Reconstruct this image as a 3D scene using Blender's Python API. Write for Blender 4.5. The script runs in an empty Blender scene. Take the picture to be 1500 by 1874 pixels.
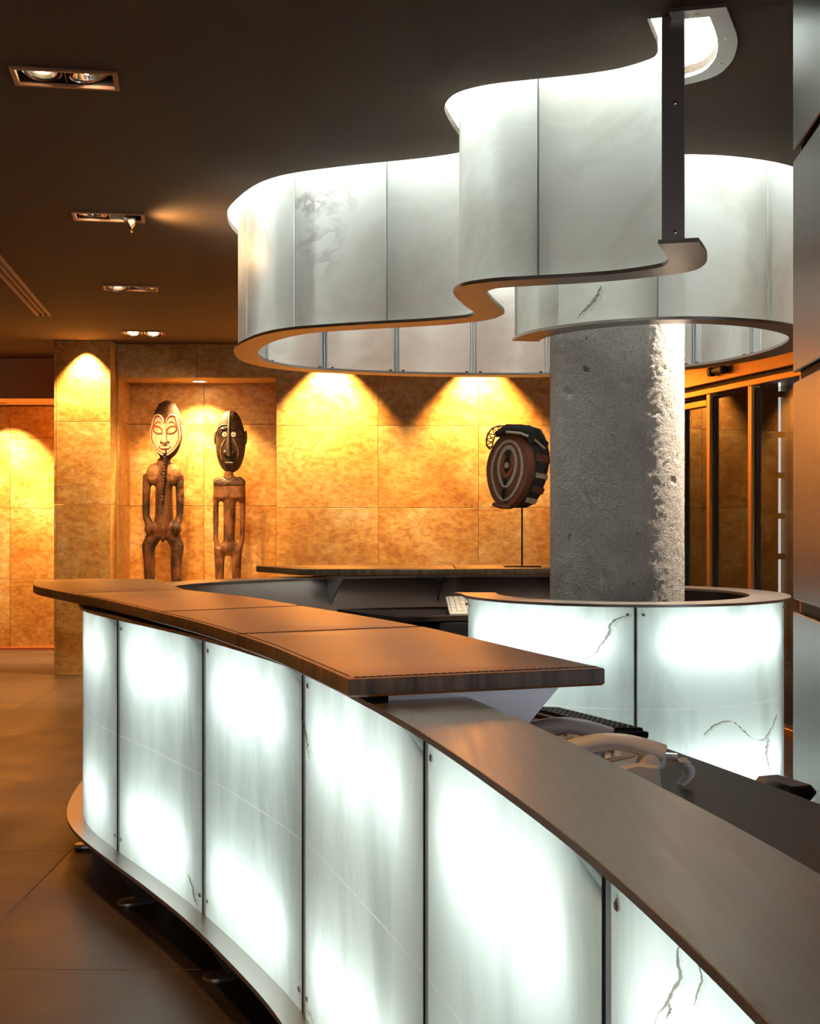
import bpy, bmesh, math, random
import numpy as np
from mathutils import Vector, Matrix, noise
from mathutils.geometry import tessellate_polygon
random.seed(7)
R = math.radians
S = bpy.context.scene
COL = S.collection
EYE = 1.5          # camera height
F = 2400.0         # focal length in photo pixels (1500 x 1874)
CEIL = 3.075

# ------------------------------------------------------------------ camera
cd = bpy.data.cameras.new('camera'); cam = bpy.data.objects.new('camera', cd); COL.objects.link(cam)
cam.location = (0, 0, EYE); cam.rotation_euler = (R(90), 0, 0)
cd.sensor_fit = 'VERTICAL'; cd.sensor_height = 36.0; cd.lens = F / 1874 * 36.0; cd.clip_start = 0.02
S.camera = cam
# ------------------------------------------------------------------ world, exposure
w = bpy.data.worlds.new('world'); S.world = w; w.use_nodes = True
w.node_tree.nodes['Background'].inputs[0].default_value = (0.75, 0.85, 1.0, 1)
w.node_tree.nodes['Background'].inputs[1].default_value = 1.0
S.view_settings.view_transform = 'Standard'; S.view_settings.look = 'None'
S.view_settings.gamma = 1.0; S.view_settings.use_curve_mapping = False
S.view_settings.exposure = 0.15
WARM = (1.0, 0.57, 0.22)
# ------------------------------------------------------------------ main lamps (each one sits in a ceiling fitting built further down)
def spot(name, loc, target, power, size, blend, col=WARM, rad=0.03):
    l = bpy.data.lights.new(name, 'SPOT'); l.energy = power; l.color = col
    l.spot_size = R(size); l.spot_blend = blend; l.shadow_soft_size = rad
    o = bpy.data.objects.new(name, l); COL.objects.link(o); o.location = loc
    o.rotation_euler = (Vector(target) - Vector(loc)).to_track_quat('-Z', 'Y').to_euler()
    return o
SPOTS = [
    # wall washers along the stone wall (their scallops show on the pilaster, left of the mask, above the mask and in the recess)
    ('spot', (-2.97, 11.93, 3.06), (-2.97, 12.06, 1.2), 420, 84, 0.7),
    ('spot', (-0.74, 12.08, 3.06), (-0.74, 12.32, 1.3), 780, 88, 0.7),
    ('spot', (0.66, 12.08, 3.06), (0.66, 12.32, 1.3), 720, 88, 0.7),
    ('spot', (-4.34, 13.95, 2.64), (-4.34, 14.3, 0.9), 500, 90, 0.7),
    ('spot', (-3.42, 13.95, 2.64), (-3.42, 14.3, 0.9), 400, 90, 0.7),
    # the twin spotlights of the ceiling row
    ('spot', (-1.34, 4.75, 3.03), (-1.7, 5.4, 0), 50, 70, 0.6),
    ('spot', (-1.15, 4.75, 3.03), (-.7, 4.2, .6), 90, 70, 0.6),
    ('spot', (-1.70, 6.98, 3.03), (-2.6, 7.6, 0), 130, 60, 0.6),
    ('spot', (-1.40, 6.97, 2.93), (-0.9, 7.02, 3.04), 18, 150, 1.0),
    ('spot', (-2.05, 9.2, 3.02), (-2.9, 10.2, 0), 160, 60, 0.6),
    ('spot', (-1.87, 9.2, 3.02), (-2.3, 12.6, 1.3), 160, 50, 0.6),
    ('spot', (-2.43, 11.45, 3.02), (-2.2, 12.7, 1.2), 150, 60, 0.7),
    ('spot', (-2.24, 11.45, 3.02), (-1.9, 12.7, 1.2), 150, 60, 0.7),
    # niche down light
    ('spot', (-2.02, 12.58, 2.74), (-2.05, 12.66, 0.6), 250, 110, 0.5),
]
PALE = (1.0, 0.83, 0.62)
for nm, loc, tgt, p, sz, bl in SPOTS:
    spot('ceiling_spot_lamp', loc, tgt, p, sz, bl)
# the lamp that rakes the column from the upper right
spot('column_spot_lamp', (1.78, 6.53, 3.04), (1.22, 6.57, 1.75), 480, 66, 0.6, PALE)
# the evenly spaced row of twin spotlights runs on past the top edge of the picture: same lamps, same power, aimed down
for loc, tgt, p in (((-.98, 2.51, 3.03), (-1.3, 3.1, 0), 50), ((-.80, 2.54, 3.03), (-.35, 2.1, .6), 90),
                    ((-.63, .28, 3.03), (-.95, .9, 0), 50), ((-.45, .31, 3.03), (.0, -.1, .6), 90)):
    spot('row_spot_lamp_offscreen', loc, tgt, p, 70, 0.6)

# ================================================================== helpers
def tag(o, label=None, cat=None, group=None, kind=None):
    if label: o['label'] = label
    if cat: o['category'] = cat
    if group: o['group'] = group
    if kind: o['kind'] = kind
    return o
def empty(name, loc=(0, 0, 0), rz=0.0, parent=None):
    o = bpy.data.objects.new(name, None); COL.objects.link(o); o.location = loc; o.rotation_euler = (0, 0, rz)
    o.empty_display_size = 0.05
    if parent: o.parent = parent
    return o
class MB:
    def __init__(s): s.v = []; s.f = []; s.m = []
    def add(s, v, f, m=0, M=None):
        n = len(s.v)
        for p in v:
            p = Vector(p)
            s.v.append(tuple(M @ p) if M is not None else tuple(p))
        for q in f:
            s.f.append([n + i for i in q]); s.m.append(m)
        return s
    def box(s, c, d, m=0, rz=0.0, M=None):
        x, y, z = d[0] / 2, d[1] / 2, d[2] / 2
        L = Matrix.Translation(c) @ Matrix.Rotation(rz, 4, 'Z')
        if M is not None: L = M @ L
        v = [(i * x, j * y, k * z) for k in (-1, 1) for j in (-1, 1) for i in (-1, 1)]
        return s.add(v, [(0, 2, 3, 1), (4, 5, 7, 6), (0, 1, 5, 4), (2, 6, 7, 3), (0, 4, 6, 2), (1, 3, 7, 5)], m, L)
    def bbox(s, c, d, b=0.004, m=0, rz=0.0, M=None):
        """box with chamfered edges all round"""
        x, y, z = d[0] / 2, d[1] / 2, d[2] / 2
        L = Matrix.Translation(c) @ Matrix.Rotation(rz, 4, 'Z')
        if M is not None: L = M @ L
        bm = bmesh.new(); bmesh.ops.create_cube(bm, size=1.0)
        bmesh.ops.scale(bm, vec=(d[0], d[1], d[2]), verts=bm.verts)
        bmesh.ops.bevel(bm, geom=list(bm.edges), offset=b, segments=1, affect='EDGES')
        bm.verts.index_update()
        v = [tuple(q.co) for q in bm.verts]; f = [[q.index for q in fc.verts] for fc in bm.faces]; bm.free()
        return s.add(v, f, m, L)
    def prism(s, poly, z0, z1, b=0.0, m=0, M=None):
        poly = [tuple(p) for p in poly]
        n = len(poly)
        A = sum(poly[i][0] * poly[(i + 1) % n][1] - poly[(i + 1) % n][0] * poly[i][1] for i in range(n))
        if A < 0: poly = poly[::-1]
        tri = tessellate_polygon([[Vector((p[0], p[1], 0)) for p in poly]])
        def inset(d):
            if d == 0: return poly
            o = []
            for i in range(n):
                a = Vector(poly[i - 1]); p = Vector(poly[i]); q = Vector(poly[(i + 1) % n])
                e1 = (p - a); e2 = (q - p)
                e1 = e1.normalized() if e1.length > 1e-9 else Vector((1, 0))
                e2 = e2.normalized() if e2.length > 1e-9 else e1
                n1 = Vector((-e1.y, e1.x)); n2 = Vector((-e2.y, e2.x)); t = n1 + n2
                k = max(0.3, 1 + n1.dot(n2))
                o.append(tuple(p + t * (d / k)))
            return o
        rings = [(poly, z0), (poly, z1)] if b == 0 else [(inset(b), z0), (poly, z0 + b), (poly, z1 - b), (inset(b * .3), z1 - b * .3), (inset(b), z1)]
        v = []; f = []
        for P, z in rings: v += [(p[0], p[1], z) for p in P]
        for k in range(len(rings) - 1):
            for i in range(n):
                j = (i + 1) % n
                f.append((k * n + i, k * n + j, (k + 1) * n + j, (k + 1) * n + i))
        top = (len(rings) - 1) * n
        for t in tri:
            a, b_, c = t
            Ar = (poly[b_][0] - poly[a][0]) * (poly[c][1] - poly[a][1]) - (poly[c][0] - poly[a][0]) * (poly[b_][1] - poly[a][1])
            if Ar < 0: a, c = c, a
            f.append((top + a, top + b_, top + c)); f.append((c, b_, a))
        return s.add(v, f, m, M)
    def tube(s, P, r, n=8, m=0, closed=False, M=None, caps=True):
        P = [Vector(p) for p in P]; k = len(P)
        rr = r if isinstance(r, (list, tuple)) else [r] * k
        v = []; f = []
        up = Vector((0, 0, 1)); prev = None
        for i in range(k):
            a = P[(i - 1) % k] if (closed or i > 0) else P[i]
            b = P[(i + 1) % k] if (closed or i < k - 1) else P[i]
            t = (b - a).normalized() if (b - a).length > 1e-9 else Vector((0, 0, 1))
            if prev is None:
                x = t.cross(up)
                if x.length < 1e-3: x = t.cross(Vector((0, 1, 0)))
            else:
                x = prev - t * prev.dot(t)
                if x.length < 1e-6: x = t.cross(up)
            x.normalize(); prev = x; y = t.cross(x)
            for j in range(n):
                an = 2 * math.pi * j / n
                v.append(P[i] + (x * math.cos(an) + y * math.sin(an)) * rr[i])
        for i in range(k if closed else k - 1):
            i2 = (i + 1) % k
            for j in range(n):
                j2 = (j + 1) % n
                f.append((i * n + j, i * n + j2, i2 * n + j2, i2 * n + j))
        if caps and not closed:
            f.append(tuple(range(n))[::-1]); f.append(tuple((k - 1) * n + j for j in range(n)))
        return s.add(v, f, m, M)
    def lathe(s, prof, n=24, m=0, M=None, caps=True):
        v = []; f = []; k = len(prof)
        for r, z in prof:
            for j in range(n):
                a = 2 * math.pi * j / n
                v.append((r * math.cos(a), r * math.sin(a), z))
        for i in range(k - 1):
            for j in range(n):
                j2 = (j + 1) % n
                f.append((i * n + j, i * n + j2, (i + 1) * n + j2, (i + 1) * n + j))
        if caps and prof[0][0] > 1e-6: f.append(tuple(range(n))[::-1])
        if caps and prof[-1][0] > 1e-6: f.append(tuple((k - 1) * n + j for j in range(n)))
        return s.add(v, f, m, M)
    def ell(s, c, r, nu=16, nv=10, m=0, M=None, rot=None):
        L = Matrix.Translation(c)
        if rot is not None: L = L @ rot
        L = L @ Matrix.Diagonal((r[0], r[1], r[2], 1))
        if M is not None: L = M @ L
        prof = [(math.sin(math.pi * i / nv), -math.cos(math.pi * i / nv)) for i in range(nv + 1)]
        prof[0] = (1e-4, -1); prof[-1] = (1e-4, 1)
        return s.lathe(prof, nu, m, L)
    def build(s, name, mats, parent=None, smooth=35, loc=None):
        me = bpy.data.meshes.new(name)
        me.from_pydata(s.v, [], s.f)
        if not isinstance(mats, (list, tuple)): mats = [mats]
        for q in mats: me.materials.append(q)
        me.polygons.foreach_set('material_index', s.m)
        bm = bmesh.new(); bm.from_mesh(me); bmesh.ops.recalc_face_normals(bm, faces=bm.faces); bm.to_mesh(me); bm.free()
        me.update()
        if smooth:
            me.polygons.foreach_set('use_smooth', [True] * len(me.polygons))
            me.set_sharp_from_angle(angle=R(smooth))
        o = bpy.data.objects.new(name, me); COL.objects.link(o)
        if parent: o.parent = parent
        return o
def local(o, parent_loc):
    """shift a mesh built in world coordinates so that its parent empty can stand at the thing's base"""
    o.data.transform(Matrix.Translation(-Vector(parent_loc))); return o
def crom(P, n=10):
    P = np.array(P, float); k = len(P)
    Q = np.vstack([2 * P[0] - P[1], P, 2 * P[-1] - P[-2]])
    out = []
    for i in range(k - 1):
        p0, p1, p2, p3 = Q[i], Q[i + 1], Q[i + 2], Q[i + 3]
        for t in np.linspace(0, 1, n, endpoint=False):
            out.append(0.5 * ((2 * p1) + (-p0 + p2) * t + (2 * p0 - 5 * p1 + 4 * p2 - p3) * t ** 2 + (-p0 + 3 * p1 - 3 * p2 + p3) * t ** 3))
    out.append(P[-1]); return np.array(out)
class Path:
    """plan curve by arc length; offset o>0 goes to the right of the travel direction"""
    def __init__(s, P, smooth=0):
        P = np.array(P, float)
        d = np.r_[0, np.cumsum(np.hypot(*np.diff(P, axis=0).T))]
        L = d[-1]; n = int(L / 0.02) + 1
        t = np.linspace(0, L, n); X = np.c_[np.interp(t, d, P[:, 0]), np.interp(t, d, P[:, 1])]
        for _ in range(smooth):
            Y = X.copy(); Y[1:-1] = (X[:-2] + X[1:-1] * 2 + X[2:]) / 4; X = Y
        d = np.r_[0, np.cumsum(np.hypot(*np.diff(X, axis=0).T))]
        s.s = d; s.P = X; s.L = d[-1]
        T = np.gradient(X, axis=0); T /= np.hypot(T[:, 0], T[:, 1])[:, None]
        s.T = T
    def at(s, u, o=0.0):
        x = np.interp(u, s.s, s.P[:, 0]); y = np.interp(u, s.s, s.P[:, 1])
        tx = np.interp(u, s.s, s.T[:, 0]); ty = np.interp(u, s.s, s.T[:, 1]); n = math.hypot(tx, ty)
        return (x + ty / n * o, y - tx / n * o)
    def tan(s, u):
        a = s.at(u - .01); b = s.at(u + .01); t = Vector((b[0] - a[0], b[1] - a[1])); return t.normalized()
    def near(s, p):
        return s.s[np.argmin(np.hypot(s.P[:, 0] - p[0], s.P[:, 1] - p[1]))]
def stations(u0, u1, step=0.08):
    n = max(2, int(abs(u1 - u0) / step) + 2); return list(np.linspace(u0, u1, n))
def sweep(mb, path, prof, u0, u1, m=0, step=0.08, us=None):
    """closed profile [(offset, z)] swept along the path with caps"""
    us = us or stations(u0, u1, step); n = len(prof); v = []; f = []
    for u in us:
        for o, z in prof:
            x, y = path.at(u, o); v.append((x, y, z))
    for i in range(len(us) - 1):
        for j in range(n):
            k = (j + 1) % n
            f.append((i * n + j, i * n + k, (i + 1) * n + k, (i + 1) * n + j))
    f.append(tuple(range(n))[::-1]); f.append(tuple((len(us) - 1) * n + j for j in range(n)))
    return mb.add(v, f, m)

# ================================================================== materials
def newmat(name):
    m = bpy.data.materials.new(name); m.use_nodes = True
    nt = m.node_tree; nt.nodes.clear(); out = nt.nodes.new('ShaderNodeOutputMaterial')
    return m, nt, out
def nd(nt, t, **k):
    n = nt.nodes.new(t)
    for a, b in k.items():
        if a.startswith('i_'):
            key = a[2:]
            key = int(key) if key.isdigit() else key.replace('_', ' ')
            n.inputs[key].default_value = b
        else: setattr(n, a, b)
    return n
def ramp(nt, src, stops):
    r = nt.nodes.new('ShaderNodeValToRGB'); e = r.color_ramp.elements
    while len(e) < len(stops): e.new(0.5)
    for i, (p, c) in enumerate(stops):
        e[i].position = p; e[i].color = (*c, 1) if len(c) == 3 else c
    nt.links.new(src, r.inputs[0]); return r.outputs[0]
def coords(nt, scale=(1, 1, 1), rnd=True, kind='pos'):
    if kind == 'pos':
        g = nt.nodes.new('ShaderNodeNewGeometry'); src = g.outputs['Position']
    else:
        g = nt.nodes.new('ShaderNodeTexCoord'); src = g.outputs['Object']
    mp = nd(nt, 'ShaderNodeVectorMath', operation='MULTIPLY'); mp.inputs[1].default_value = scale
    nt.links.new(src, mp.inputs[0]); o = mp.outputs[0]
    if rnd:
        oi = nt.nodes.new('ShaderNodeObjectInfo')
        mu = nd(nt, 'ShaderNodeVectorMath', operation='SCALE'); mu.inputs[0].default_value = (37.1, 53.7, 19.3)
        nt.links.new(oi.outputs['Random'], mu.inputs['Scale'])
        ad = nd(nt, 'ShaderNodeVectorMath', operation='ADD')
        nt.links.new(o, ad.inputs[0]); nt.links.new(mu.outputs[0], ad.inputs[1]); o = ad.outputs[0]
    return o
def noi(nt, co, scale, detail=4, rough=.55, dist=0.0):
    n = nt.nodes.new('ShaderNodeTexNoise'); n.inputs['Scale'].default_value = scale; n.inputs['Detail'].default_value = detail
    n.inputs['Roughness'].default_value = rough; n.inputs['Distortion'].default_value = dist
    nt.links.new(co, n.inputs['Vector']); return n.outputs['Fac']
def mixc(nt, a, b, fac, mode='MIX'):
    m = nt.nodes.new('ShaderNodeMix'); m.data_type = 'RGBA'; m.blend_type = mode
    for s_, i in ((fac, 0), (a, 6), (b, 7)):
        if isinstance(s_, (int, float)): m.inputs[i].default_value = s_
        elif isinstance(s_, tuple): m.inputs[i].default_value = (*s_, 1)
        else: nt.links.new(s_, m.inputs[i])
    return m.outputs[2]
def bump(nt, h, strength, dist, normal=None):
    b = nt.nodes.new('ShaderNodeBump'); b.inputs['Strength'].default_value = strength; b.inputs['Distance'].default_value = dist
    nt.links.new(h, b.inputs['Height'])
    if normal: nt.links.new(normal, b.inputs['Normal'])
    return b.outputs[0]
def pbr(name, col, rough=.5, metal=0.0, col2=None, nscale=8, nstretch=(1, 1, 1), bumpd=0, bscale=None, spec=.5, rnd=False, rough2=None, coat=0, kind='pos', rr=(.3, .7), bs=.6):
    m, nt, out = newmat(name)
    b = nt.nodes.new('ShaderNodeBsdfPrincipled'); nt.links.new(b.outputs[0], out.inputs[0])
    b.inputs['Base Color'].default_value = (*col, 1); b.inputs['Roughness'].default_value = rough
    b.inputs['Metallic'].default_value = metal; b.inputs['Specular IOR Level'].default_value = spec
    if coat: b.inputs['Coat Weight'].default_value = coat; b.inputs['Coat Roughness'].default_value = .1
    if col2 or bumpd or rough2:
        co = coords(nt, nstretch, rnd, kind); n = noi(nt, co, nscale, 5)
        if col2: nt.links.new(ramp(nt, n, [(rr[0], col), (rr[1], col2)]), b.inputs['Base Color'])
        if rough2:
            mr = nd(nt, 'ShaderNodeMapRange'); nt.links.new(n, mr.inputs[0])
            mr.inputs[1].default_value = .3; mr.inputs[2].default_value = .7; mr.inputs[3].default_value = rough; mr.inputs[4].default_value = rough2
            nt.links.new(mr.outputs[0], b.inputs['Roughness'])
        if bumpd:
            h = n if not bscale else noi(nt, co, bscale, 3)
            nt.links.new(bump(nt, h, bs, bumpd), b.inputs['Normal'])
    return m
def front_fresnel(nt, ior):
    fr = nd(nt, 'ShaderNodeFresnel'); fr.inputs[0].default_value = ior
    g = nt.nodes.new('ShaderNodeNewGeometry'); su = nd(nt, 'ShaderNodeMath', operation='SUBTRACT'); su.inputs[0].default_value = 1.0
    nt.links.new(g.outputs['Backfacing'], su.inputs[1])
    mu = nd(nt, 'ShaderNodeMath', operation='MULTIPLY'); nt.links.new(fr.outputs[0], mu.inputs[0]); nt.links.new(su.outputs[0], mu.inputs[1])
    return mu.outputs[0]
def emit(name, col, s):
    m, nt, out = newmat(name); e = nd(nt, 'ShaderNodeEmission'); e.inputs[0].default_value = (*col, 1); e.inputs[1].default_value = s
    nt.links.new(e.outputs[0], out.inputs[0]); return m
def onyx(name, pale, cloud, vein, scale, stretch, tr, veinw=.012, veinmask=(.52, .62), cloudr=(.45, .75), zline=None):
    m, nt, out = newmat(name)
    co = coords(nt, stretch, True)
    c = noi(nt, co, scale, 6, .6, .6)
    colr = ramp(nt, c, [(cloudr[0], pale), (cloudr[1], cloud)])
    co2 = coords(nt, (1, 1, .8), True)
    n2 = noi(nt, co2, scale * .8, 6, .6, .35)
    v = ramp(nt, n2, [(.5 - veinw * 2.5, (0, 0, 0)), (.5, (1, 1, 1)), (.5 + veinw * .5, (0, 0, 0))])
    msk = ramp(nt, noi(nt, co2, scale * .7, 2), [(veinmask[0], (0, 0, 0)), (veinmask[1], (1, 1, 1))])
    mm = nd(nt, 'ShaderNodeMath', operation='MULTIPLY'); nt.links.new(v, mm.inputs[0]); nt.links.new(msk, mm.inputs[1])
    colr = mixc(nt, colr, vein, mm.outputs[0])
    if zline:      # hairline glue joint where the slab is made of an upper and a lower piece
        g_ = nt.nodes.new('ShaderNodeNewGeometry'); sp_ = nt.nodes.new('ShaderNodeSeparateXYZ'); nt.links.new(g_.outputs['Position'], sp_.inputs[0])
        cm_ = nd(nt, 'ShaderNodeMath', operation='COMPARE'); cm_.inputs[1].default_value = zline; cm_.inputs[2].default_value = .0022
        nt.links.new(sp_.outputs['Z'], cm_.inputs[0]); colr = mixc(nt, colr, (1.0, 1.0, 1.0), cm_.outputs[0])
    d = nd(nt, 'ShaderNodeBsdfDiffuse'); t = nd(nt, 'ShaderNodeBsdfTranslucent')
    g = nd(nt, 'ShaderNodeBsdfGlossy'); g.inputs['Roughness'].default_value = .4
    nt.links.new(colr, d.inputs[0]); nt.links.new(colr, t.inputs[0])
    mx = nd(nt, 'ShaderNodeMixShader'); mx.inputs[0].default_value = tr
    nt.links.new(d.outputs[0], mx.inputs[1]); nt.links.new(t.outputs[0], mx.inputs[2])
    mg = nd(nt, 'ShaderNodeMixShader'); nt.links.new(front_fresnel(nt, 1.45), mg.inputs[0])
    nt.links.new(mx.outputs[0], mg.inputs[1]); nt.links.new(g.outputs[0], mg.inputs[2])
    nt.links.new(mg.outputs[0], out.inputs[0]); return m
def clear(name, tint=(1, 1, 1)):
    m, nt, out = newmat(name); t = nd(nt, 'ShaderNodeBsdfTransparent'); t.inputs[0].default_value = (*tint, 1)
    nt.links.new(t.outputs[0], out.inputs[0]); return m
def glass(name, tint, rough=.02):
    m, nt, out = newmat(name)
    t = nd(nt, 'ShaderNodeBsdfTransparent'); t.inputs[0].default_value = (*tint, 1)
    g = nd(nt, 'ShaderNodeBsdfGlossy'); g.inputs['Roughness'].default_value = rough
    mg = nd(nt, 'ShaderNodeMixShader'); nt.links.new(front_fresnel(nt, 1.5), mg.inputs[0])
    nt.links.new(t.outputs[0], mg.inputs[1]); nt.links.new(g.outputs[0], mg.inputs[2]); nt.links.new(mg.outputs[0], out.inputs[0])
    return m
def travertine(name):
    m, nt, out = newmat(name)
    b = nt.nodes.new('ShaderNodeBsdfPrincipled'); nt.links.new(b.outputs[0], out.inputs[0])
    co = coords(nt, (1, 1, 1.5), True)
    n1 = noi(nt, co, 1.25, 9, .66, .9); n2 = noi(nt, co, 15, 6, .68, .3)
    a = ramp(nt, n1, [(.30, (.50, .23, .045)), (.45, (.68, .37, .10)), (.57, (.76, .49, .18)), (.70, (.86, .70, .42))])
    a = mixc(nt, a, ramp(nt, n2, [(.36, (.60, .47, .36)), (.60, (1, 1, 1))]), .85, 'MULTIPLY')
    vo = nt.nodes.new('ShaderNodeTexVoronoi'); vo.inputs['Scale'].default_value = 42; nt.links.new(co, vo.inputs['Vector'])
    sp = ramp(nt, vo.outputs['Distance'], [(.08, (1, 1, 1)), (.2, (0, 0, 0))])
    mk = ramp(nt, noi(nt, co, 2.3, 3), [(.52, (0, 0, 0)), (.62, (1, 1, 1))])
    mm = nd(nt, 'ShaderNodeMath', operation='MULTIPLY'); nt.links.new(sp, mm.inputs[0]); nt.links.new(mk, mm.inputs[1])
    a = mixc(nt, a, (.90, .80, .62), mm.outputs[0])
    nt.links.new(a, b.inputs['Base Color'])
    mr = nd(nt, 'ShaderNodeMapRange'); nt.links.new(n2, mr.inputs[0]); mr.inputs[3].default_value = .28; mr.inputs[4].default_value = .55
    nt.links.new(mr.outputs[0], b.inputs['Roughness'])
    nt.links.new(bump(nt, n2, .35, .006), b.inputs['Normal']); return m
def stone(name):
    m, nt, out = newmat(name)
    b = nt.nodes.new('ShaderNodeBsdfPrincipled'); nt.links.new(b.outputs[0], out.inputs[0]); b.inputs['Roughness'].default_value = .85
    co = coords(nt, (1, 1, 1), False)
    n1 = noi(nt, co, 6, 6); n2 = noi(nt, co, 85, 5, .7)
    a = ramp(nt, n1, [(.3, (.52, .475, .45)), (.7, (.68, .645, .62))])
    a = mixc(nt, a, ramp(nt, n2, [(.33, (.5, .47, .45)), (.5, (1, 1, 1))]), .7, 'MULTIPLY')
    n3 = noi(nt, co, 17, 3, .5)
    a = mixc(nt, a, (.16, .12, .10), ramp(nt, n3, [(.70, (0, 0, 0)), (.74, (1, 1, 1))]))
    nt.links.new(a, b.inputs['Base Color'])
    nt.links.new(bump(nt, n2, .8, .012), b.inputs['Normal']); return m

M = {}
M['onyx_counter'] = onyx('counter_onyx', (.86, .93, .90), (.54, .59, .56), (.30, .26, .21), 1.8, (1.6, 1.6, .45), .62, veinw=.009, veinmask=(.62, .72), cloudr=(.48, .74), zline=.634)
M['onyx_canopy'] = onyx('canopy_onyx', (.90, .88, .83), (.60, .55, .48), (.50, .45, .41), 1.6, (1, 1, 1), .48, veinw=.010, veinmask=(.64, .74), cloudr=(.46, .72))
M['edge_strip'] = onyx('frosted_edge_strip', (.44, .46, .47), (.40, .41, .42), (.38, .38, .38), 2, (1, 1, 1), .6)
M['clear'] = clear('stone_back_face')
M['steel'] = pbr('brushed_steel', (.56, .53, .52), .33, 1.0, nscale=60, nstretch=(1, 1, .03), rough2=.37)
M['steel_top'] = pbr('brushed_steel_top', (.43, .385, .36), .30, 1.0, nscale=3, nstretch=(30, 2, 1), rough2=.40, bumpd=.0005)
M['steel_dark'] = pbr('dark_metal_panel', (.085, .068, .064), .30, 1.0, nscale=14, nstretch=(1, 1, .03), rough2=.34)
M['pier_metal'] = pbr('pier_metal', (.25, .225, .22), .30, 1.0, nscale=14, nstretch=(1, 1, .03), rough2=.34)
M['joint'] = pbr('mullion_metal', (.42, .42, .42), .5, .3)
M['black'] = pbr('black_plastic', (.012, .011, .012), .38)
M['dark'] = pbr('dark_core', (.02, .017, .015), .6)
M['bronze'] = pbr('bronze_frame', (.50, .27, .10), .30, .9)
M['leather'] = pbr('brown_leather', (.29, .108, .032), .29, 0, col2=(.34, .13, .042), nscale=3, nstretch=(1, 6, 1), bumpd=.0008, bscale=240, spec=.35)
M['leather_edge'] = pbr('brown_leather_edge', (.22, .13, .060), .42, 0, col2=(.050, .027, .013), nscale=22, nstretch=(1.5, 1.5, .12), spec=.5)
M['thread'] = pbr('seam_thread', (.03, .014, .008), .7)
M['desk'] = pbr('dark_desk_top', (.022, .012, .009), .5, 0, col2=(.032, .018, .013), nscale=5, spec=.2)
M['floor'] = pbr('floor_stone', (.060, .037, .028), .36, 0, col2=(.086, .054, .041), nscale=2.2, bumpd=.002, bscale=30, rnd=True, rough2=.5)
M['ceiling'] = pbr('ceiling_render', (.080, .047, .027), .9, 0, col2=(.094, .056, .033), nscale=30, bumpd=.004, bscale=160)
M['soffit'] = pbr('soffit_paint', (.52, .33, .19), .8)
M['white'] = pbr('white_lining', (.85, .87, .86), .8)
M['liner'] = pbr('light_box_lining', (.42, .44, .43), .8)
M['travertine'] = travertine('travertine')
M['grout'] = pbr('grout', (.42, .27, .11), .9)
M['column'] = stone('rough_concrete')
M['tube'] = emit('fluorescent_tube', (.90, 1.0, .97), 23)
M['cove'] = emit('cove_tube', (.86, 1.0, .97), 350)
M['lamp'] = emit('halogen_glow', (1.0, .80, .50), 30)
M['reflector'] = pbr('lamp_reflector', (.9, .85, .78), .15, 1.0)
M['trim'] = pbr('lamp_trim', (.45, .22, .13), .5)
M['phone'] = pbr('ivory_plastic', (.86, .76, .70), .28, coat=.3)
M['phone_grey'] = pbr('grey_plastic', (.30, .26, .25), .4)
M['plastic_white'] = pbr('beige_plastic', (.70, .63, .55), .45)
M['wood1'] = pbr('carved_wood', (.15, .055, .022), .65, 0, col2=(.018, .009, .006), nscale=11, nstretch=(1, 1, .5), bumpd=.014, bscale=34, rr=(.40, .60), bs=1.0)
M['wood_pale'] = pbr('pale_carved_wood', (.34, .17, .07), .7, 0, col2=(.13, .055, .025), nscale=16, bumpd=.010, bscale=40, rr=(.38, .66), bs=1.0)
M['face_pale'] = pbr('painted_face', (.80, .58, .44), .6, 0, col2=(.62, .36, .22), nscale=18, bumpd=.002, bscale=40)
M['paint_red'] = pbr('red_ochre_paint', (.36, .09, .035), .7)
M['wood2'] = pbr('tan_carved_wood', (.25, .105, .040), .65, 0, col2=(.07, .026, .012), nscale=12, nstretch=(1, 1, .5), bumpd=.012, bscale=34, rr=(.40, .62), bs=1.0)
M['dark_wood'] = pbr('black_wood', (.022, .016, .013), .5, 0, col2=(.085, .052, .028), nscale=22, bumpd=.006, bscale=45)
M['hair'] = pbr('dark_hair', (.045, .018, .010), .8, 0, col2=(.11, .04, .02), nscale=30, bumpd=.008, bscale=60)
M['eye'] = pbr('shell_white', (.85, .80, .70), .4)
M['bone'] = pbr('bone_white', (.68, .58, .46), .6, 0, col2=(.42, .32, .22), nscale=60)
M['mask_red'] = pbr('mask_red', (.24, .070, .030), .75, 0, col2=(.15, .045, .022), nscale=40, bumpd=.002, bscale=80)
M['mask_dark'] = pbr('mask_dark', (.045, .035, .030), .8, 0, col2=(.022, .018, .016), nscale=50, bumpd=.004, bscale=90)
M['glass'] = glass('door_glass', (.80, .76, .70))

# ================================================================== the setting
def struct(mb, name, mats, parent=None, smooth=35, label=None):
    o = mb.build(name, mats, parent, smooth)
    if parent is None: o['kind'] = 'structure'
    if label: o['label'] = label
    return o
XL, XR, YF, YB = -6.0, 4.2, -3.2, 12.32
# floor: large stone slabs on a screed
fl = struct(MB().box(((XL + XR) / 2, 5.6, -0.06), (XR - XL, 17.6, 0.10)), 'floor', M['grout'])
fl.data.materials[0] = M['floor']
proto = None
T = 1.5
for i in range(7):
    for j in range(12):
        x = XL + T / 2 + i * T; y = YF + T / 2 + j * T
        if x + T / 2 > XR + .01 + .3 or y + T / 2 > 14.85: continue
        if proto is None:
            proto = MB().bbox((0, 0, 0), (T - .0018, T - .0018, .012), .0015).build('floor_slab', M['floor'], fl, 0); o = proto
        else:
            o = proto.copy(); COL.objects.link(o); o.parent = fl
        o.location = (x, y, -.006)
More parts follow.
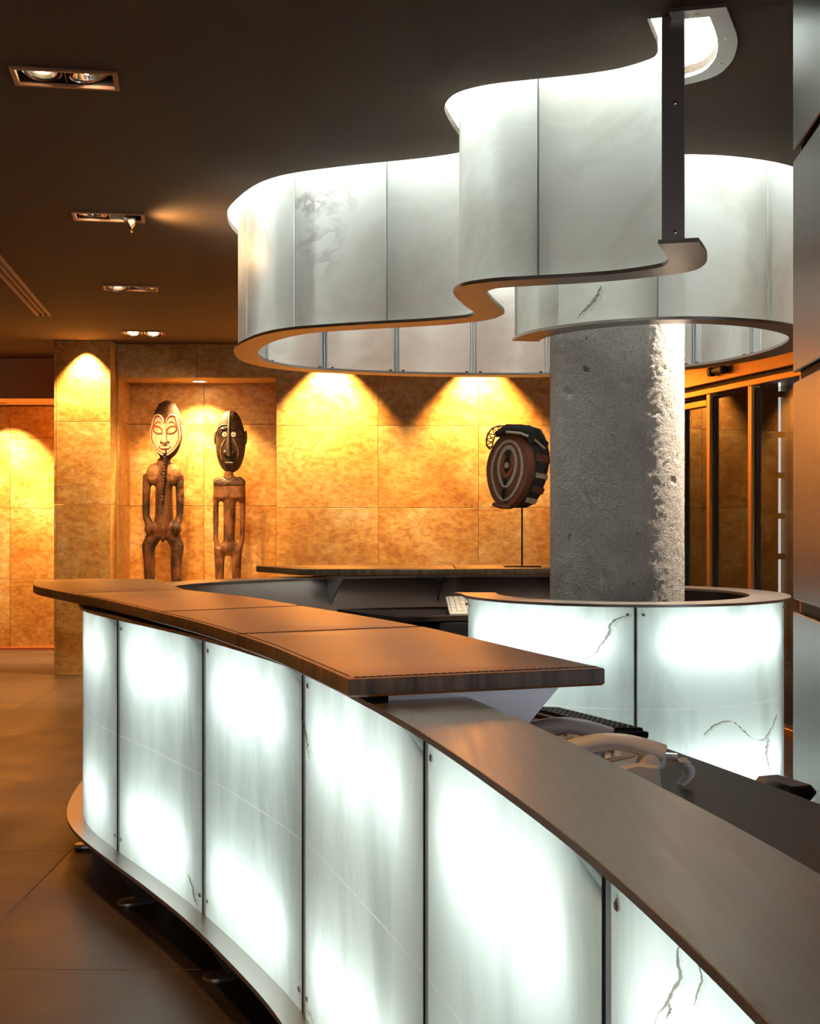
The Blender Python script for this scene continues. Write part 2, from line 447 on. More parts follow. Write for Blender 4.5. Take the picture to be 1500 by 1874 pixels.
# canopy plan: matching points of the outer and the inner edge of the hanging ribbon
PAIR = [((.79, 4.18), (.912, 4.148)), ((.828, 4.293), (.965, 4.293)), ((.867, 4.414), (1.0, 4.414)), ((.884, 4.51), (1.016, 4.55)),
 ((.865, 4.585), (.985, 4.67)), ((.7614, 4.686), (.83, 4.80)), ((.637, 4.751), (.67, 4.885)), ((.468, 4.807), (.49, 4.945)),
 ((.308, 4.864), (.36, 4.99)), ((.208, 4.948), (.315, 5.035)), ((.171, 5.07), (.300, 5.10)), ((.180, 5.20), (.312, 5.19)),
 ((.2286, 5.432), (.352, 5.38)), ((.272, 5.60), (.397, 5.57)), ((.276, 5.68), (.400, 5.68)), ((.245, 5.763), (.35, 5.83)),
 ((.122, 5.845), (.20, 5.96)), ((.0, 5.90), (.04, 6.04)), ((-.276, 6.005), (-.24, 6.145)), ((-.52, 6.125), (-.45, 6.25)),
 ((-.65, 6.245), (-.56, 6.36)), ((-.742, 6.39), (-.64, 6.49)), ((-.829, 6.587), (-.715, 6.65)), ((-.91, 6.826), (-.785, 6.87)),
 ((-.945, 7.05), (-.82, 7.08)), ((-.955, 7.27), (-.83, 7.27)), ((-.935, 7.495), (-.81, 7.45)), ((-.875, 7.693), (-.765, 7.60)),
 ((-.77, 7.867), (-.68, 7.745)), ((-.60, 8.012), (-.53, 7.88)), ((-.28, 8.16), (-.24, 8.02)), ((.0345, 8.26), (.05, 8.115)),
 ((.45, 8.31), (.45, 8.165)), ((.9, 8.30), (.88, 8.156)), ((1.3, 8.17), (1.23, 8.04)), ((1.62, 7.93), (1.52, 7.83)),
 ((1.87, 7.58), (1.75, 7.51)), ((2.02, 7.1), (1.88, 7.08)), ((2.03, 6.65), (1.90, 6.68)), ((1.93, 6.27), (1.83, 6.36)),
 ((1.70, 5.99), (1.63, 6.11)), ((1.43, 5.845), (1.40, 5.975)), ((1.18, 5.815), (1.20, 5.95)), ((.961, 5.885), (1.0, 6.015)),
 ((.803, 5.985), (.875, 6.10)), ((.665, 6.123), (.77, 6.21)), ((.574, 6.263), (.695, 6.335)), ((.525, 6.425), (.655, 6.46)), ((.51, 6.546), (.644, 6.578))]
CO = crom([p[0] for p in PAIR], 8); CI = crom([p[1] for p in PAIR], 8); NC = len(CO)
def rib(i, w):
    """point of the canopy ribbon: station i (index into the dense lists), w=0 outer edge, w=1 inner edge"""
    k = min(int(i), NC - 2); t = i - k
    o = CO[k] * (1 - t) + CO[k + 1] * t; q = CI[k] * (1 - t) + CI[k + 1] * t
    p = o + (q - o) * w; return (float(p[0]), float(p[1]))
def ext(P, Q, d):
    v = Vector(P) - Vector(Q); v.normalize(); return (P[0] + v.x * d, P[1] + v.y * d)
hole = [rib(i, -.27) for i in range(0, NC, 2)] + [rib(i, 1.27) for i in range(NC - 1, -1, -2)]
# ceiling fittings: centre, rotation
FIX = [(-1.248, 4.755), (-1.604, 6.987), (-1.960, 9.208), (-2.336, 11.49), (-.893, 2.523), (-.54, .29)]
FA = math.atan2(.063, .366)
def rect(c, lx, ly, a):
    ca, sa = math.cos(a), math.sin(a)
    return [(c[0] + x * ca - y * sa, c[1] + x * sa + y * ca) for x, y in ((-lx / 2, -ly / 2), (lx / 2, -ly / 2), (lx / 2, ly / 2), (-lx / 2, ly / 2))]
holes = [hole] + [rect(c, .345, .168, FA) for c in FIX]
VA, VB = Vector((-2.52, 7.7)), Vector((-2.93, 10.5))       # slot diffuser
vd = (VB - VA).normalized(); vn = Vector((vd.y, -vd.x))
vent_poly = [VA - vn * .052, VA + vn * .052, VB + vn * .052, VB - vn * .052]
holes.append([tuple(p) for p in vent_poly])
outer = [(XL, YF), (XR, YF), (XR, YB), (-2.74, YB), (-3.24, YB), (-3.24, 13.47), (XL, 13.47)]
polys = [[Vector((p[0], p[1], 0)) for p in outer]] + [[Vector((p[0], p[1], 0)) for p in h] for h in holes]
tri = tessellate_polygon(polys)
cv = [(p.x, p.y, CEIL) for P in polys for p in P]
mb = MB().add(cv, [tuple(t) for t in tri])
for P in polys[1:]:                                          # edge of each opening has thickness
    n = len(P); v = [(p.x, p.y, CEIL) for p in P] + [(p.x, p.y, CEIL + .03) for p in P]
    mb.add(v, [(i, (i + 1) % n, n + (i + 1) % n, n + i) for i in range(n)])
mb.add([(XL, YF, CEIL + .70), (XR, YF, CEIL + .70), (XR, 15, CEIL + .70), (XL, 15, CEIL + .70)], [(0, 1, 2, 3)])
ceil = struct(mb, 'ceiling', M['ceiling'], smooth=0)
# white light recess above the canopy
n = len(hole)
mb = MB().add([(p[0], p[1], CEIL + .028) for p in hole] + [(p[0], p[1], CEIL + .62) for p in hole], [(i, (i + 1) % n, n + (i + 1) % n, n + i) for i in range(n)])
tr_ = tessellate_polygon([[Vector((p[0], p[1], 0)) for p in hole]])
mb.add([(p[0], p[1], CEIL + .62) for p in hole], [tuple(t) for t in tr_])
mb.build('cove_recess', M['white'], ceil, 40)
# steel trim let into the ceiling round the free end of the canopy
tp = [rib(i, 1.27) for i in range(0, 50, 2)]; tq = [rib(i, 1.75) for i in range(0, 50, 2)]
a0 = rib(0, .35); e0 = ext(rib(0, 1.75), rib(6, 1.75), .07); e1 = ext(rib(0, .35), rib(6, .35), .07)
trim = MB().prism(tp[::-1] + [rib(0, .35), e1, e0] + tq, CEIL - .012, CEIL + .002).build('cove_trim', M['steel'], ceil, 0)
for i, w_ in ((10, 1.5), (24, 1.5), (1, 1.0), (38, 1.5)):
    p = rib(i, w_)
    if i == 1: p = ext(rib(0, 1.0), rib(6, 1.0), .035)
    MB().lathe([(.001, -.004), (.006, -.003), (.007, 0)], 10, M=Matrix.Translation((p[0], p[1], CEIL - .011))).build('screw', M['reflector'], trim)

# walls ------------------------------------------------------------
def tiles(parent, plane, axis, us, zs, thick, mat, skip=None):
    """stone slabs proud of a wall core. plane: coordinate of the front face, axis 'x' (wall runs along x, faces -y) or 'y'"""
    for i in range(len(us) - 1):
        for j in range(len(zs) - 1):
            if skip and skip((us[i] + us[i + 1]) / 2, (zs[j] + zs[j + 1]) / 2): continue
            uw = us[i + 1] - us[i] - .004; zh = zs[j + 1] - zs[j] - .004
            uc = (us[i] + us[i + 1]) / 2; zc = (zs[j] + zs[j + 1]) / 2
            if axis == 'x': c, d = (uc, plane + thick / 2, zc), (uw, thick, zh)
            else: c, d = (plane + thick / 2, uc, zc), (thick, uw, zh)
            MB().bbox((0, 0, 0), d, .0015).build('stone_slab', mat, parent, 0).location = c
ZS = [0, .766, 1.538, 2.309, CEIL]
NX0, NX1, NZ0, NZ1, ND = -2.75, -1.255, .62, 2.757, .54     # statue niche
wb = MB()
wb.box(((NX1 + 2.6) / 2, YB + .32, CEIL / 2), (2.6 - NX1, .6, CEIL))
wb.box(((NX0 + NX1) / 2, YB + .32, (NZ1 + CEIL) / 2), (NX1 - NX0, .6, CEIL - NZ1))
wb.box(((NX0 + NX1) / 2, YB + .32, NZ0 / 2), (NX1 - NX0, .6, NZ0))
wb.box(((NX0 + NX1) / 2, YB + ND + .18, (NZ0 + NZ1) / 2), (NX1 - NX0, .3, NZ1 - NZ0))
wb.box((NX0 - .25, YB + .72, CEIL / 2), (.5, 1.4, CEIL))
wall_back = struct(wb, 'wall_back', M['grout'], smooth=0)
XS = [NX1, -.297, .642, 1.58, 2.5]
tiles(wall_back, YB - .02, 'x', XS, ZS, .03, M['travertine'])
tiles(wall_back, YB - .02, 'x', [NX0, -2.0, NX1], [NZ1, CEIL], .03, M['travertine'])
tiles(wall_back, YB - .02, 'x', [NX0, -2.0, NX1], [0, NZ0], .03, M['travertine'])
tiles(wall_back, YB + ND, 'x', [NX0, -2.02, NX1], [NZ0, 1.56, 2.36, NZ1], .04, M['travertine'])
tiles(wall_back, YB - .27, 'x', [NX0 - .5, NX0], [0, .80, 1.57, 2.33, CEIL], .25, M['travertine'])   # pilaster
tiles(wall_back, NX0 - .52, 'y', [YB - .27, 13.0, 14.3], [0, .80, 1.57, 2.33, CEIL], .02, M['travertine'])
# niche jambs, soffit and sill
tiles(wall_back, NX0, 'y', [YB + .012, YB + ND - .002], [NZ0, 1.56, 2.36, NZ1], .008, M['travertine'])
tiles(wall_back, NX1 - .008, 'y', [YB + .012, YB + ND - .002], [NZ0, 1.56, 2.36, NZ1], .008, M['travertine'])
# recess on the left
wl = struct(MB().box(((XL - 3.25) / 2, 14.45, 1.33), (-3.25 - XL, .24, 2.66)), 'wall_recess', M['grout'], smooth=0)
tiles(wl, 14.30, 'x', [XL, -5.3, -4.36, -3.42, -3.25], [0.012, .766, 1.538, 2.309, 2.655], .03, M['travertine'])
struct(MB().box(((XL - 3.26) / 2, 13.97, 2.665 + .24), (-3.26 - XL, 1.0, .48)), 'trim_1', M['soffit'], smooth=0, label='lowered soffit over the recessed stone wall')
struct(MB().box(((XL - 3.28) / 2, 14.285, .012), (-3.28 - XL, .03, .024)), 'baseboard_recess', M['paint_red'], smooth=0)
# walls out of view close the lobby
struct(MB().box((XL - .1, 5.6, CEIL / 2), (.2, 17.8, CEIL)), 'wall_left', M['travertine'], smooth=0)
wf = MB()
wf.box((-4.9, YF - .1, CEIL / 2), (2.4, .2, CEIL)); wf.box((3.2, YF - .1, CEIL / 2), (2.2, .2, CEIL))
wf.box((-.8, YF - .1, 2.85), (5.8, .2, .45)); wf.box((-.8, YF - .1, .2), (5.8, .2, .4))
struct(wf, 'wall_front', M['soffit'], smooth=0)
struct(MB().box((-.8, YF - .1, 1.51), (5.8, .02, 2.22)), 'window_1', M['glass'], smooth=0, label='street window behind the viewer')
# right-hand glazed wall: runs along the line X = 2.19 - .22 (Y - 10.5)
def gw(y, off=0.0): return 2.19 - .22 * (y - 10.5) + off
GT = Vector((-.22, 1)).normalized(); GA = math.atan2(GT.y, GT.x)
def along(y0, y1, z0, z1, off, th, mat, name, parent=None):
    yc = (y0 + y1) / 2; L = abs(y1 - y0) / GT.y
    mb = MB().bbox((0, 0, 0), (L, th, z1 - z0), min(.004, th / 4))
    o = mb.build(name, mat, parent, 0); o.location = (gw(yc, off), yc, (z0 + z1) / 2); o.rotation_euler = (0, 0, GA); return o
door = empty('door_1', (gw(9.6), 9.6, 0)); door['kind'] = 'structure'; door['label'] = 'bronze framed glazed sliding doors beyond the column'
def dpart(*a):
    o = along(*a); o.parent = door; o.matrix_parent_inverse = Matrix.Translation((-gw(9.6), -9.6, 0)); return o
dpart(7.2, 11.2, 2.47, 2.63, 0, .16, M['bronze'], 'header')
dpart(7.2, 11.2, 2.395, 2.44, 0, .10, M['bronze'], 'track_cover')
dpart(7.2, 11.2, 2.44, 2.47, .02, .08, M['dark'], 'track')
dpart(7.2, 11.2, .0, .05, 0, .10, M['bronze'], 'threshold')
for yy in (10.50, 9.99, 9.33, 8.62, 8.0, 7.4):
    dpart(yy - .028, yy + .028, .05, 2.40, 0, .07, M['bronze'], 'stile')
    dpart(yy - .052, yy - .030, .05, 2.38, .02, .05, M['black'], 'seal')
for a_, b_ in ((10.02, 10.47), (9.36, 9.94), (8.65, 9.27), (8.03, 8.56), (7.43, 7.95)):
    dpart(a_, b_, .05, 2.36, .01, .012, M['glass'], 'pane')
dpart(10.02, 10.48, 2.31, 2.36, -.01, .05, M['bronze'], 'rail')
sens = MB()
sens.bbox((0, 0, 0), (.20, .05, .045), .012); sens.bbox((-.09, -.005, -.005), (.07, .06, .065), .015); sens.bbox((.09, -.005, -.005), (.07, .06, .065), .015)
so = sens.build('motion_sensor', M['black'], None, 30); so.location = (gw(9.66, -.11), 9.66, 2.545); so.rotation_euler = (0, 0, GA + math.pi)
tag(so, 'black two-lobed motion sensor on the bronze door header', 'sensor')
cm = MB().lathe([(.035, 0), (.04, -.03), (.045, -.06), (.03, -.10), (.001, -.11)], 14).build('camera_dome', M['black'], None, 40)
cm.location = (gw(9.12, .25), 9.12, 2.47); tag(cm, 'small black dome camera hanging inside the door lobby', 'camera')
# wall over the doors, wall nearer, outer lobby
along(7.2, 12.4, 2.63, CEIL, .08, .2, M['bronze'], 'wall_right', None)['kind'] = 'structure'
along(11.2, 12.4, 0, 2.63, .08, .2, M['grout'], 'wall_right', None)['kind'] = 'structure'
along(1.5, 7.2, 0, CEIL, .12, .2, M['soffit'], 'wall_right', None)['kind'] = 'structure'
lob = struct(MB().box((4.0, 10.7, 1.53), (.2, 6.2, 3.06)), 'wall_lobby', M['grout'], smooth=0)
tiles(lob, 3.87, 'y', [7.7, 8.6, 9.55, 10.5, 11.45, 12.4, 13.35], ZS, .03, M['travertine'])
le = struct(MB().box((2.85, 13.65, 1.53), (1.9, .2, 3.06)), 'wall_lobby', M['grout'], smooth=0)
tiles(le, 13.53, 'x', [1.95, 2.87, 3.8], ZS, .03, M['travertine'])
for k in range(7): MB().box((3.84, 13.6, .2 + k * .42), (.09, .04, .06)).build('glazing_bar', M['bronze'], le, 0)
# daylight screen wall at the street end of the lobby
sw = struct(MB().box((3.5, 7.6, 1.5), (.8, .06, 3.0)), 'window_2', M['glass'], smooth=0, label='pale glazed screen at the street end of the lobby')
for k in range(6): MB().box((3.5, 7.64, .45 + k * .45), (.8, .03, .05)).build('glazing_bar', M['bronze'], sw, 0)
struct(MB().box((3.3, 10.3, CEIL + .06), (1.7, 6.4, .1)), 'ceiling_lobby', M['soffit'], smooth=0)

# concrete column
NU, NV = 220, 300; CX, CY, CR = 1.04, 6.60, .333
v = []; f = []
for j in range(NV + 1):
    z = CEIL * j / NV
    for i in range(NU):
        a = 2 * math.pi * i / NU; p = Vector((math.cos(a) * CR, math.sin(a) * CR, z))
        h = noise.noise(p * 20) * .0014 + noise.noise(p * 55) * .0022 + noise.noise(p * 110) * .0020
        q = noise.noise(p * 13 + Vector((9, 3, 1)))
        if q > .52: h -= (q - .52) * .05
        r = CR + h; v.append((CX + math.cos(a) * r, CY + math.sin(a) * r, z))
for j in range(NV):
    for i in range(NU):
        i2 = (i + 1) % NU; f.append((j * NU + i, j * NU + i2, (j + 1) * NU + i2, (j + 1) * NU + i))
colo = struct(MB().add(v, f), 'column', M['column'], smooth=80)
colo['label'] = 'rough round concrete column rising through the counter ring'

# dark metal clad pier on the right
pier = empty('wall_pier', (1.3, 3.2, 0)); pier['kind'] = 'structure'; pier['label'] = 'pier clad in dark brushed metal panels'
PD = Vector((.104, 1)).normalized(); PN = Vector((-PD.y, PD.x))     # PN points to the counter side
P1 = Vector((1.022, 3.5)); P0 = P1 - PD * .62
def pquad(a, b, th, z0, z1, mat, name, off=0.0, bev=.003):
    n_ = PN
    pts = [a + n_ * off, b + n_ * off, b - n_ * (th - off), a - n_ * (th - off)]
    o = MB().prism([tuple(p) for p in pts], z0, z1, bev).build(name, mat, pier, 0)
    local(o, (1.3, 3.2, 0)); return o
pquad(P0 + PD * .012 - PN * .018, P1 - PD * .012 - PN * .018, .5, 0, CEIL, M['dark'], 'pier_core', 0, 0)
for z0, z1 in ((.02, .645), (.665, 1.235), (1.268, 1.845), (1.872, 2.435), (2.462, CEIL - .004)):
    pquad(P0, P1, .014, z0, z1, M['pier_metal'], 'metal_panel')
    pquad(P1 + PD * .0 - PN * .02, P1 + PD * .014 - PN * .02, .48, z0, z1, M['pier_metal'], 'metal_panel')

# ================================================================== the reception counter
ZR0, ZR1, ZB = 1.083, 1.095, .18            # rim plate under side / top, foot plate top
CT = [(.36, -.6), (.345, .1), (.318, .6), (.282, 1.068), (.2137, 1.549), (.12, 2.0), (.007, 2.462), (-.138, 2.95), (-.30, 3.451), (-.489, 3.88),
      (-.692, 4.293), (-.92, 4.70), (-1.152, 5.093), (-1.33, 5.42), (-1.447, 5.72), (-1.53, 6.15), (-1.57, 6.65), (-1.53, 7.15), (-1.38, 7.6), (-1.1, 7.95),
      (-.8, 8.2), (-.4, 8.44), (.1, 8.60), (.7, 8.66), (1.3, 8.62)]
CP = Path(crom(CT, 12), 40)
joints = [CP.near(p) for p in ((.2137, 1.549), (.007, 2.462), (-.30, 3.451), (-.692, 4.293), (-1.152, 5.093))]
joints = [joints[0] - 1.9, joints[0] - .95] + joints
u = joints[-1]
while u + .95 < CP.L - .2: u += .95; joints.append(u)
base = (-.6, 4.6, 0)
counter = empty('reception_counter', base)
tag(counter, 'long curved reception counter with backlit onyx panels and brushed steel rim', 'counter')
def cpart(mb, name, mat, smooth=35, parent=None):
    o = mb.build(name, mat, counter, smooth)
    return local(o, base)
# rim plate (flat outer strip then a slope down to the desk), foot plate, inner panel
rim = MB(); sweep(rim, CP, [(0, ZR0), (0, ZR1 - .001), (.001, ZR1), (.228, ZR1), (.228, ZR0)], .02, CP.L - .02, step=.05)
rim = cpart(rim, 'steel_rim', M['steel_top'], 20)
cpart(sweep(MB(), CP, [(-.05, ZB - .015), (-.05, ZB), (.30, ZB), (.30, ZB - .015)], .02, CP.L - .02, step=.05), 'foot_plate', M['steel'], 30)
cpart(sweep(MB(), CP, [(.205, ZR0 - .001), (.220, ZR0 - .001), (.292, .88), (.292, .30), (.278, .30), (.278, .88)], .05, CP.L - .05, step=.06), 'inner_panel', M['steel'], 30)
cpart(sweep(MB(), CP, [(.19, ZB + .002), (.198, ZB + .002), (.198, 1.075), (.19, 1.075)], .05, CP.L - .05, step=.1), 'light_box_back', M['liner'], 30)
GAP = .014; ZT = ZR0 - .004
def panel(path, u0, u1, o0, th, z0, z1, ch, mat, name, parent, base_, cham_low=True):
    us = sorted(set([u0, u0 + ch] + stations(u0 + ch, u1, .09))) if ch else stations(u0, u1, .06)
    rows = 6; v = []; f = []; fm = []
    for u in us:
        zt = z1 - (max(0, 1 - (u - u0) / ch) * .028 if ch else 0)
        for o in (o0, o0 + th):
            for k in range(rows + 1):
                x, y = path.at(u, o); v.append((x, y, z0 + (zt - z0) * k / rows))
    n_ = rows + 1
    mb = MB()
    for i in range(len(us) - 1):
        A = i * 2 * n_; B = (i + 1) * 2 * n_
        for k in range(rows):
            f.append((A + k, B + k, B + k + 1, A + k + 1)); fm.append(0)
            f.append((A + n_ + k, A + n_ + k + 1, B + n_ + k + 1, B + n_ + k)); fm.append(1)
        f.append((A + rows, B + rows, B + n_ + rows, A + n_ + rows)); fm.append(0)
        f.append((A, A + n_, B + n_, B)); fm.append(0)
    for A, fl_ in ((0, 0), ((len(us) - 1) * 2 * n_, 1)):
        for k in range(rows):
            q = (A + k, A + k + 1, A + n_ + k + 1, A + n_ + k); f.append(q if not fl_ else q[::-1]); fm.append(0)
    mb.add(v, f); mb.m = fm
    o = mb.build(name, [mat, M['clear']], parent, 40)
    return local(o, base_)
def screw_at(path, u, o, z, parent, base_):
    x, y = path.at(u, o); t = path.tan(u); nrm = Vector((-t.y, t.x, 0))
    q = nrm.to_track_quat('Z', 'Y').to_matrix().to_4x4()
    ob = MB().lathe([(.007, -.006), (.007, .002), (.004, .004), (.001, .004)], 10, M=Matrix.Translation((x, y, z)) @ q).build('screw', M['steel'], parent)
    return local(ob, base_)
for i in range(len(joints) - 1):
    a, b = joints[i], joints[i + 1]
    panel(CP, a + .006, b - .028, .018, .018, ZB + .001, ZT, .16, M['onyx_counter'], 'onyx_panel', counter, base)
    for z in (.34, .93):                                     # fluorescent tubes behind the stone
        us = stations(a + .16, b - .10, .3)
        cpart(MB().tube([(*CP.at(q, .115), z) for q in us], .013, 8), 'fluorescent_tube', M['tube'])
for i, u in enumerate(joints):
    panel(CP, u - .031, u + .0008, .021, .012, ZB + .001, ZT, 0, M['edge_strip'], 'edge_strip', counter, base)
    tv = [(*CP.at(u + du, o), z) for o in (.027, .037) for du, z in ((0, ZT), (.20, ZT), (0, ZT - .055))]
    tm = MB().add(tv, [(0, 1, 2)], 0); tm.add(tv, [(3, 5, 4), (0, 3, 4, 1), (1, 4, 5, 2), (2, 5, 3, 0)], 1)
    cpart(tm, 'corner_plate', [M['edge_strip'], M['clear']], 0)
    cpart(sweep(MB(), CP, [(.05, ZB), (.05, ZT), (.075, ZT), (.075, ZB)], u - .022, u - .008, step=.02), 'mullion', M['joint'], 30)
    cpart(sweep(MB(), CP, [(.0175, ZB), (.0175, ZT), (.04, ZT), (.04, ZB)], u + .001, u + .0052, step=.02), 'gasket', M['black'], 0)
    for du in (-.05, .028):
        screw_at(CP, u + du, .017, ZB + .055, counter, base)
    screw_at(CP, u - .055, .017, ZT - .03, counter, base)
# legs under the foot plate
for u in joints:
    ul = u - .115
    if ul < .1: continue
    p = CP.at(ul, 0); t = CP.tan(ul); ang = math.atan2(-t.x, t.y)      # local x axis points inward
    L = Matrix.Translation((p[0], p[1], 0)) @ Matrix.Rotation(ang, 4, 'Z')
    plate = MB()
    arc = [(-.02 + .045 - .045 * math.cos(a_), .045 * math.sin(a_)) for a_ in np.linspace(-math.pi / 2, math.pi / 2, 12)]
    plate.prism(arc + [(.30, .045), (.30, -.045)], 0, .016, .003, M=L)
    pr = [(-.03, ZB - .014), (.02, ZB - .014), (.115, ZB - .014), (.115, .016), (.055, .016)]
    lv = [(x, y, z) for y in (-.005, .005) for x, z in pr]
    lg = MB().add(lv, [(0, 1, 2, 3, 4), (9, 8, 7, 6, 5)] + [(i, 5 + i, 5 + (i + 1) % 5, (i + 1) % 5) for i in range(5)], 0, L)
    lg.add(plate.v, plate.f)
    lo = local(lg.build('leg', M['steel'], counter, 30), base)
    bo = MB().lathe([(.009, 0), (.009, .022), (.006, .022), (.006, .04), (.001, .041)], 8, M=L @ Matrix.Translation((.17, .0, .016))).build('levelling_bolt', M['reflector'], lo, 30)
    local(bo, base)
# gussets under the leather top
def gusset(u, o_in, parent_name='gusset'):
    t = CP.tan(u); v = []
    pr = [(.05, ZR1), (.05, 1.1105), (o_in, 1.1105), (.285, .935), (.272, .935), (.232, ZR0), (.229, ZR1)]
    for du in (-.004, .004):
        for o, z in pr:
            x, y = CP.at(u + du, o); v.append((x, y, z))
    n_ = len(pr)
    cpart(MB().add(v, [tuple(range(n_)), tuple(range(2 * n_ - 1, n_ - 1, -1))] + [(i, n_ + i, n_ + (i + 1) % n_, (i + 1) % n_) for i in range(n_)]), 'gusset', M['steel'], 0)
for u in (CP.near((-.128, 2.78)) + .012, CP.near((-.489, 3.75)), CP.near((-.92, 4.70)), CP.near((-1.33, 5.42)), CP.near((-.62, 8.3)), CP.near((.12, 8.6)), CP.near((.95, 8.65))):
    gusset(u, .45)

# ---- leather tops
LZ0, LZ1 = 1.110, 1.150
LO = crom([(-.1277, 2.748), (-.247, 3.10), (-.362, 3.43), (-.489, 3.748), (-.645, 4.11), (-.879, 4.59), (-1.19, 5.19), (-1.45, 5.62)], 8)
LI = crom([(.437, 2.947), (.30, 3.31), (.18, 3.64), (.045, 4.0), (-.16, 4.43), (-.40, 4.90), (-.67, 5.43), (-1.0, 5.89)], 8)
LE = crom([(-1.452, 5.625), (-1.62, 5.92), (-1.75, 6.16), (-1.83, 6.37), (-1.872, 6.58), (-1.86, 6.75), (-1.78, 6.85), (-1.6, 6.885), (-1.42, 6.87)], 8)
LEI = [(-1.34, 6.83), (-1.31, 6.77), (-1.21, 6.45), (-1.10, 6.18), (-1.002, 5.893)]
def leather(pieces, label, name='leather_counter_top', group=None):
    r = empty(name, (*pieces[0][0][0], LZ0)); tag(r, label, 'counter top', group)
    for out_, inn in pieces:
        poly = [tuple(p) for p in out_] + [tuple(p) for p in inn][::-1]
        mb = MB().prism(poly, LZ0, LZ1, .005)
        o = mb.build('leather_slab', [M['leather'], M['leather_edge']], r, 30); local(o, r.location)
        for p in o.data.polygons:
            if abs(p.normal.z) < .5: p.material_index = 1
    return r
k3 = 24   # station of the open joint between the two front slabs
top_front = leather([(LO[:k3 + 1] * 1.0, LI[:k3 + 1] * 1.0), (LO[k3:] + np.array((-.0035, .006)), LI[k3:] + np.array((-.0035, .006))), (LE, LEI[::-1])],
                    'brown stitched leather slabs along the curved front counter with a rounded end')
def seam(a, b, parent, z=LZ1):
    a = Vector(a); b = Vector(b); n_ = int((b - a).length / .016)
    mb = MB()
    mb.tube([(*a, z - .0005), (*b, z - .0005)], .0022, 5)
    for i in range(n_):
        p = a.lerp(b, (i + .2) / n_); q = a.lerp(b, (i + .8) / n_)
        d = (b - a).normalized(); o_ = Vector((-d.y, d.x)) * .007
        mb.tube([(*(p + o_), z + .0003), (*(q + o_), z + .0003)], .0012, 4)
    o = mb.build('stitched_seam', M['thread'], parent, 0); local(o, parent.location)
def lerp2(k, t): return LO[k] + (LI[k] - LO[k]) * t
seam(lerp2(0, .01) + np.array((.004, .018)), lerp2(0, .99) + np.array((-.008, .018)), top_front)
seam(LO[40] + (LI[40] - LO[40]) * .01, LI[40] + (LO[40] - LI[40]) * .01, top_front)
seam(LO[k3] + (LI[k3] - LO[k3]) * .01 + np.array((-.006, .014)), LI[k3] + (LO[k3] - LI[k3]) * .01 + np.array((-.006, .014)), top_front)
es = MB().tube([(*(LO[k] + (LI[k] - LO[k]) * .022), LZ1 - .0005) for k in range(1, len(LO) - 1)], .0022, 5)
local(es.build('stitched_seam', M['thread'], top_front, 0), top_front.location)
BO = [(-1.0, 8.53), (-.70, 8.64), (-.2, 8.70), (.28, 8.73)]; BI = [(-.663, 8.04), (-.40, 8.035), (0, 8.04), (.28, 8.06)]
BO2 = [(.286, 8.73), (.9, 8.75), (1.5, 8.73)]; BI2 = [(.286, 8.06), (.9, 8.16), (1.5, 8.22)]
top_back = leather([(BO, BI), (BO2, BI2)], 'dark brown leather slabs on the rear counter below the hanging mask')
# ---- desks inside the counter
def desk(u0, u1, o0, o1, label, grp=None):
    bx_, by_ = CP.at((u0 + u1) / 2, (o0 + o1) / 2)
    r = empty('work_desk', (bx_, by_, 0)); tag(r, label, 'desk', grp)
    local(sweep(MB(), CP, [(o0, .865), (o0, .9), (o1 - .004, .9), (o1, .896), (o1, .869), (o1 - .004, .865)], u0, u1, step=.08).build('desk_top', M['desk'], r, 25), r.location)
    local(sweep(MB(), CP, [(o0 + .02, .0), (o0 + .02, .865), (o0 + .05, .865), (o0 + .05, .0)], u0 + .05, u1 - .05, step=.2).build('back_panel', M['dark'], r, 25), r.location)
    for q in np.linspace(u0 + .3, u1 - .3, 4):
        local(sweep(MB(), CP, [(o0 + .06, .0), (o0 + .06, .865), (o1 - .12, .865), (o1 - .12, .0)], q - .02, q + .02, step=.2).build('support_panel', M['dark'], r, 25), r.location)
    return r
UF0, UF1 = CP.near((.345, .1)), CP.near((-1.2, 5.2))
UB0, UB1 = CP.near((-.6, 8.33)), CP.L - .1
desk(UF0, UF1, .30, .87, 'dark brown desk top running behind the steel front counter')
rb = desk(UB0, UB1, .30, 1.0, 'dark desk top below the rear leather counter')
px = MB().bbox((.42, 7.72, .43), (.5, .24, .86), .004); local(px.build('pedestal', M['steel_dark'], rb, 0), rb.location)

# ================================================================== counter ring round the column
RC = (1.05, 6.53)
def ringpt(a, r): return (RC[0] + r * math.cos(a), RC[1] + r * math.sin(a))
RP = Path([ringpt(R(a), .78) for a in np.linspace(176, 176 + 285, 160)], 0)   # counter-clockwise: the column side is to the LEFT
ring = empty('column_counter', (RC[0], RC[1], 0)); tag(ring, 'backlit onyx counter ring wrapped round the concrete column', 'counter')
rb_ = (RC[0], RC[1], 0)
def arcs(r0, r1, a0, a1, n_=80): return [ringpt(R(a), r0) for a in np.linspace(a0, a1, n_)] + [ringpt(R(a), r1) for a in np.linspace(a1, a0, n_)]
plate = [ringpt(R(a), .795 + .02 * max(0, math.cos(R(a - 0))) ) for a in np.linspace(178, 462, 110)] + [ringpt(R(a), .62) for a in np.linspace(462, 174, 100)]
plate[0] = (.222, 6.62)
local(MB().prism(plate, ZR0, ZR1, 0).build('steel_rim', M['steel_top'], ring, 25), rb_)
local(MB().prism(arcs(.83, .55, 178, 462), ZB - .015, ZB, 0).build('foot_plate', M['steel'], ring, 25), rb_)
local(MB().prism(arcs(.64, .625, 176, 462), ZB, ZR0, 0).build('inner_panel', M['steel_dark'], ring, 25), rb_)
local(MB().prism(arcs(.652, .644, 178, 460), ZB + .002, ZR0 - .002, 0, 0).build('light_box_back', M['liner'], ring, 25), rb_)
RJ = [190, 265.5, 341, 416.5]
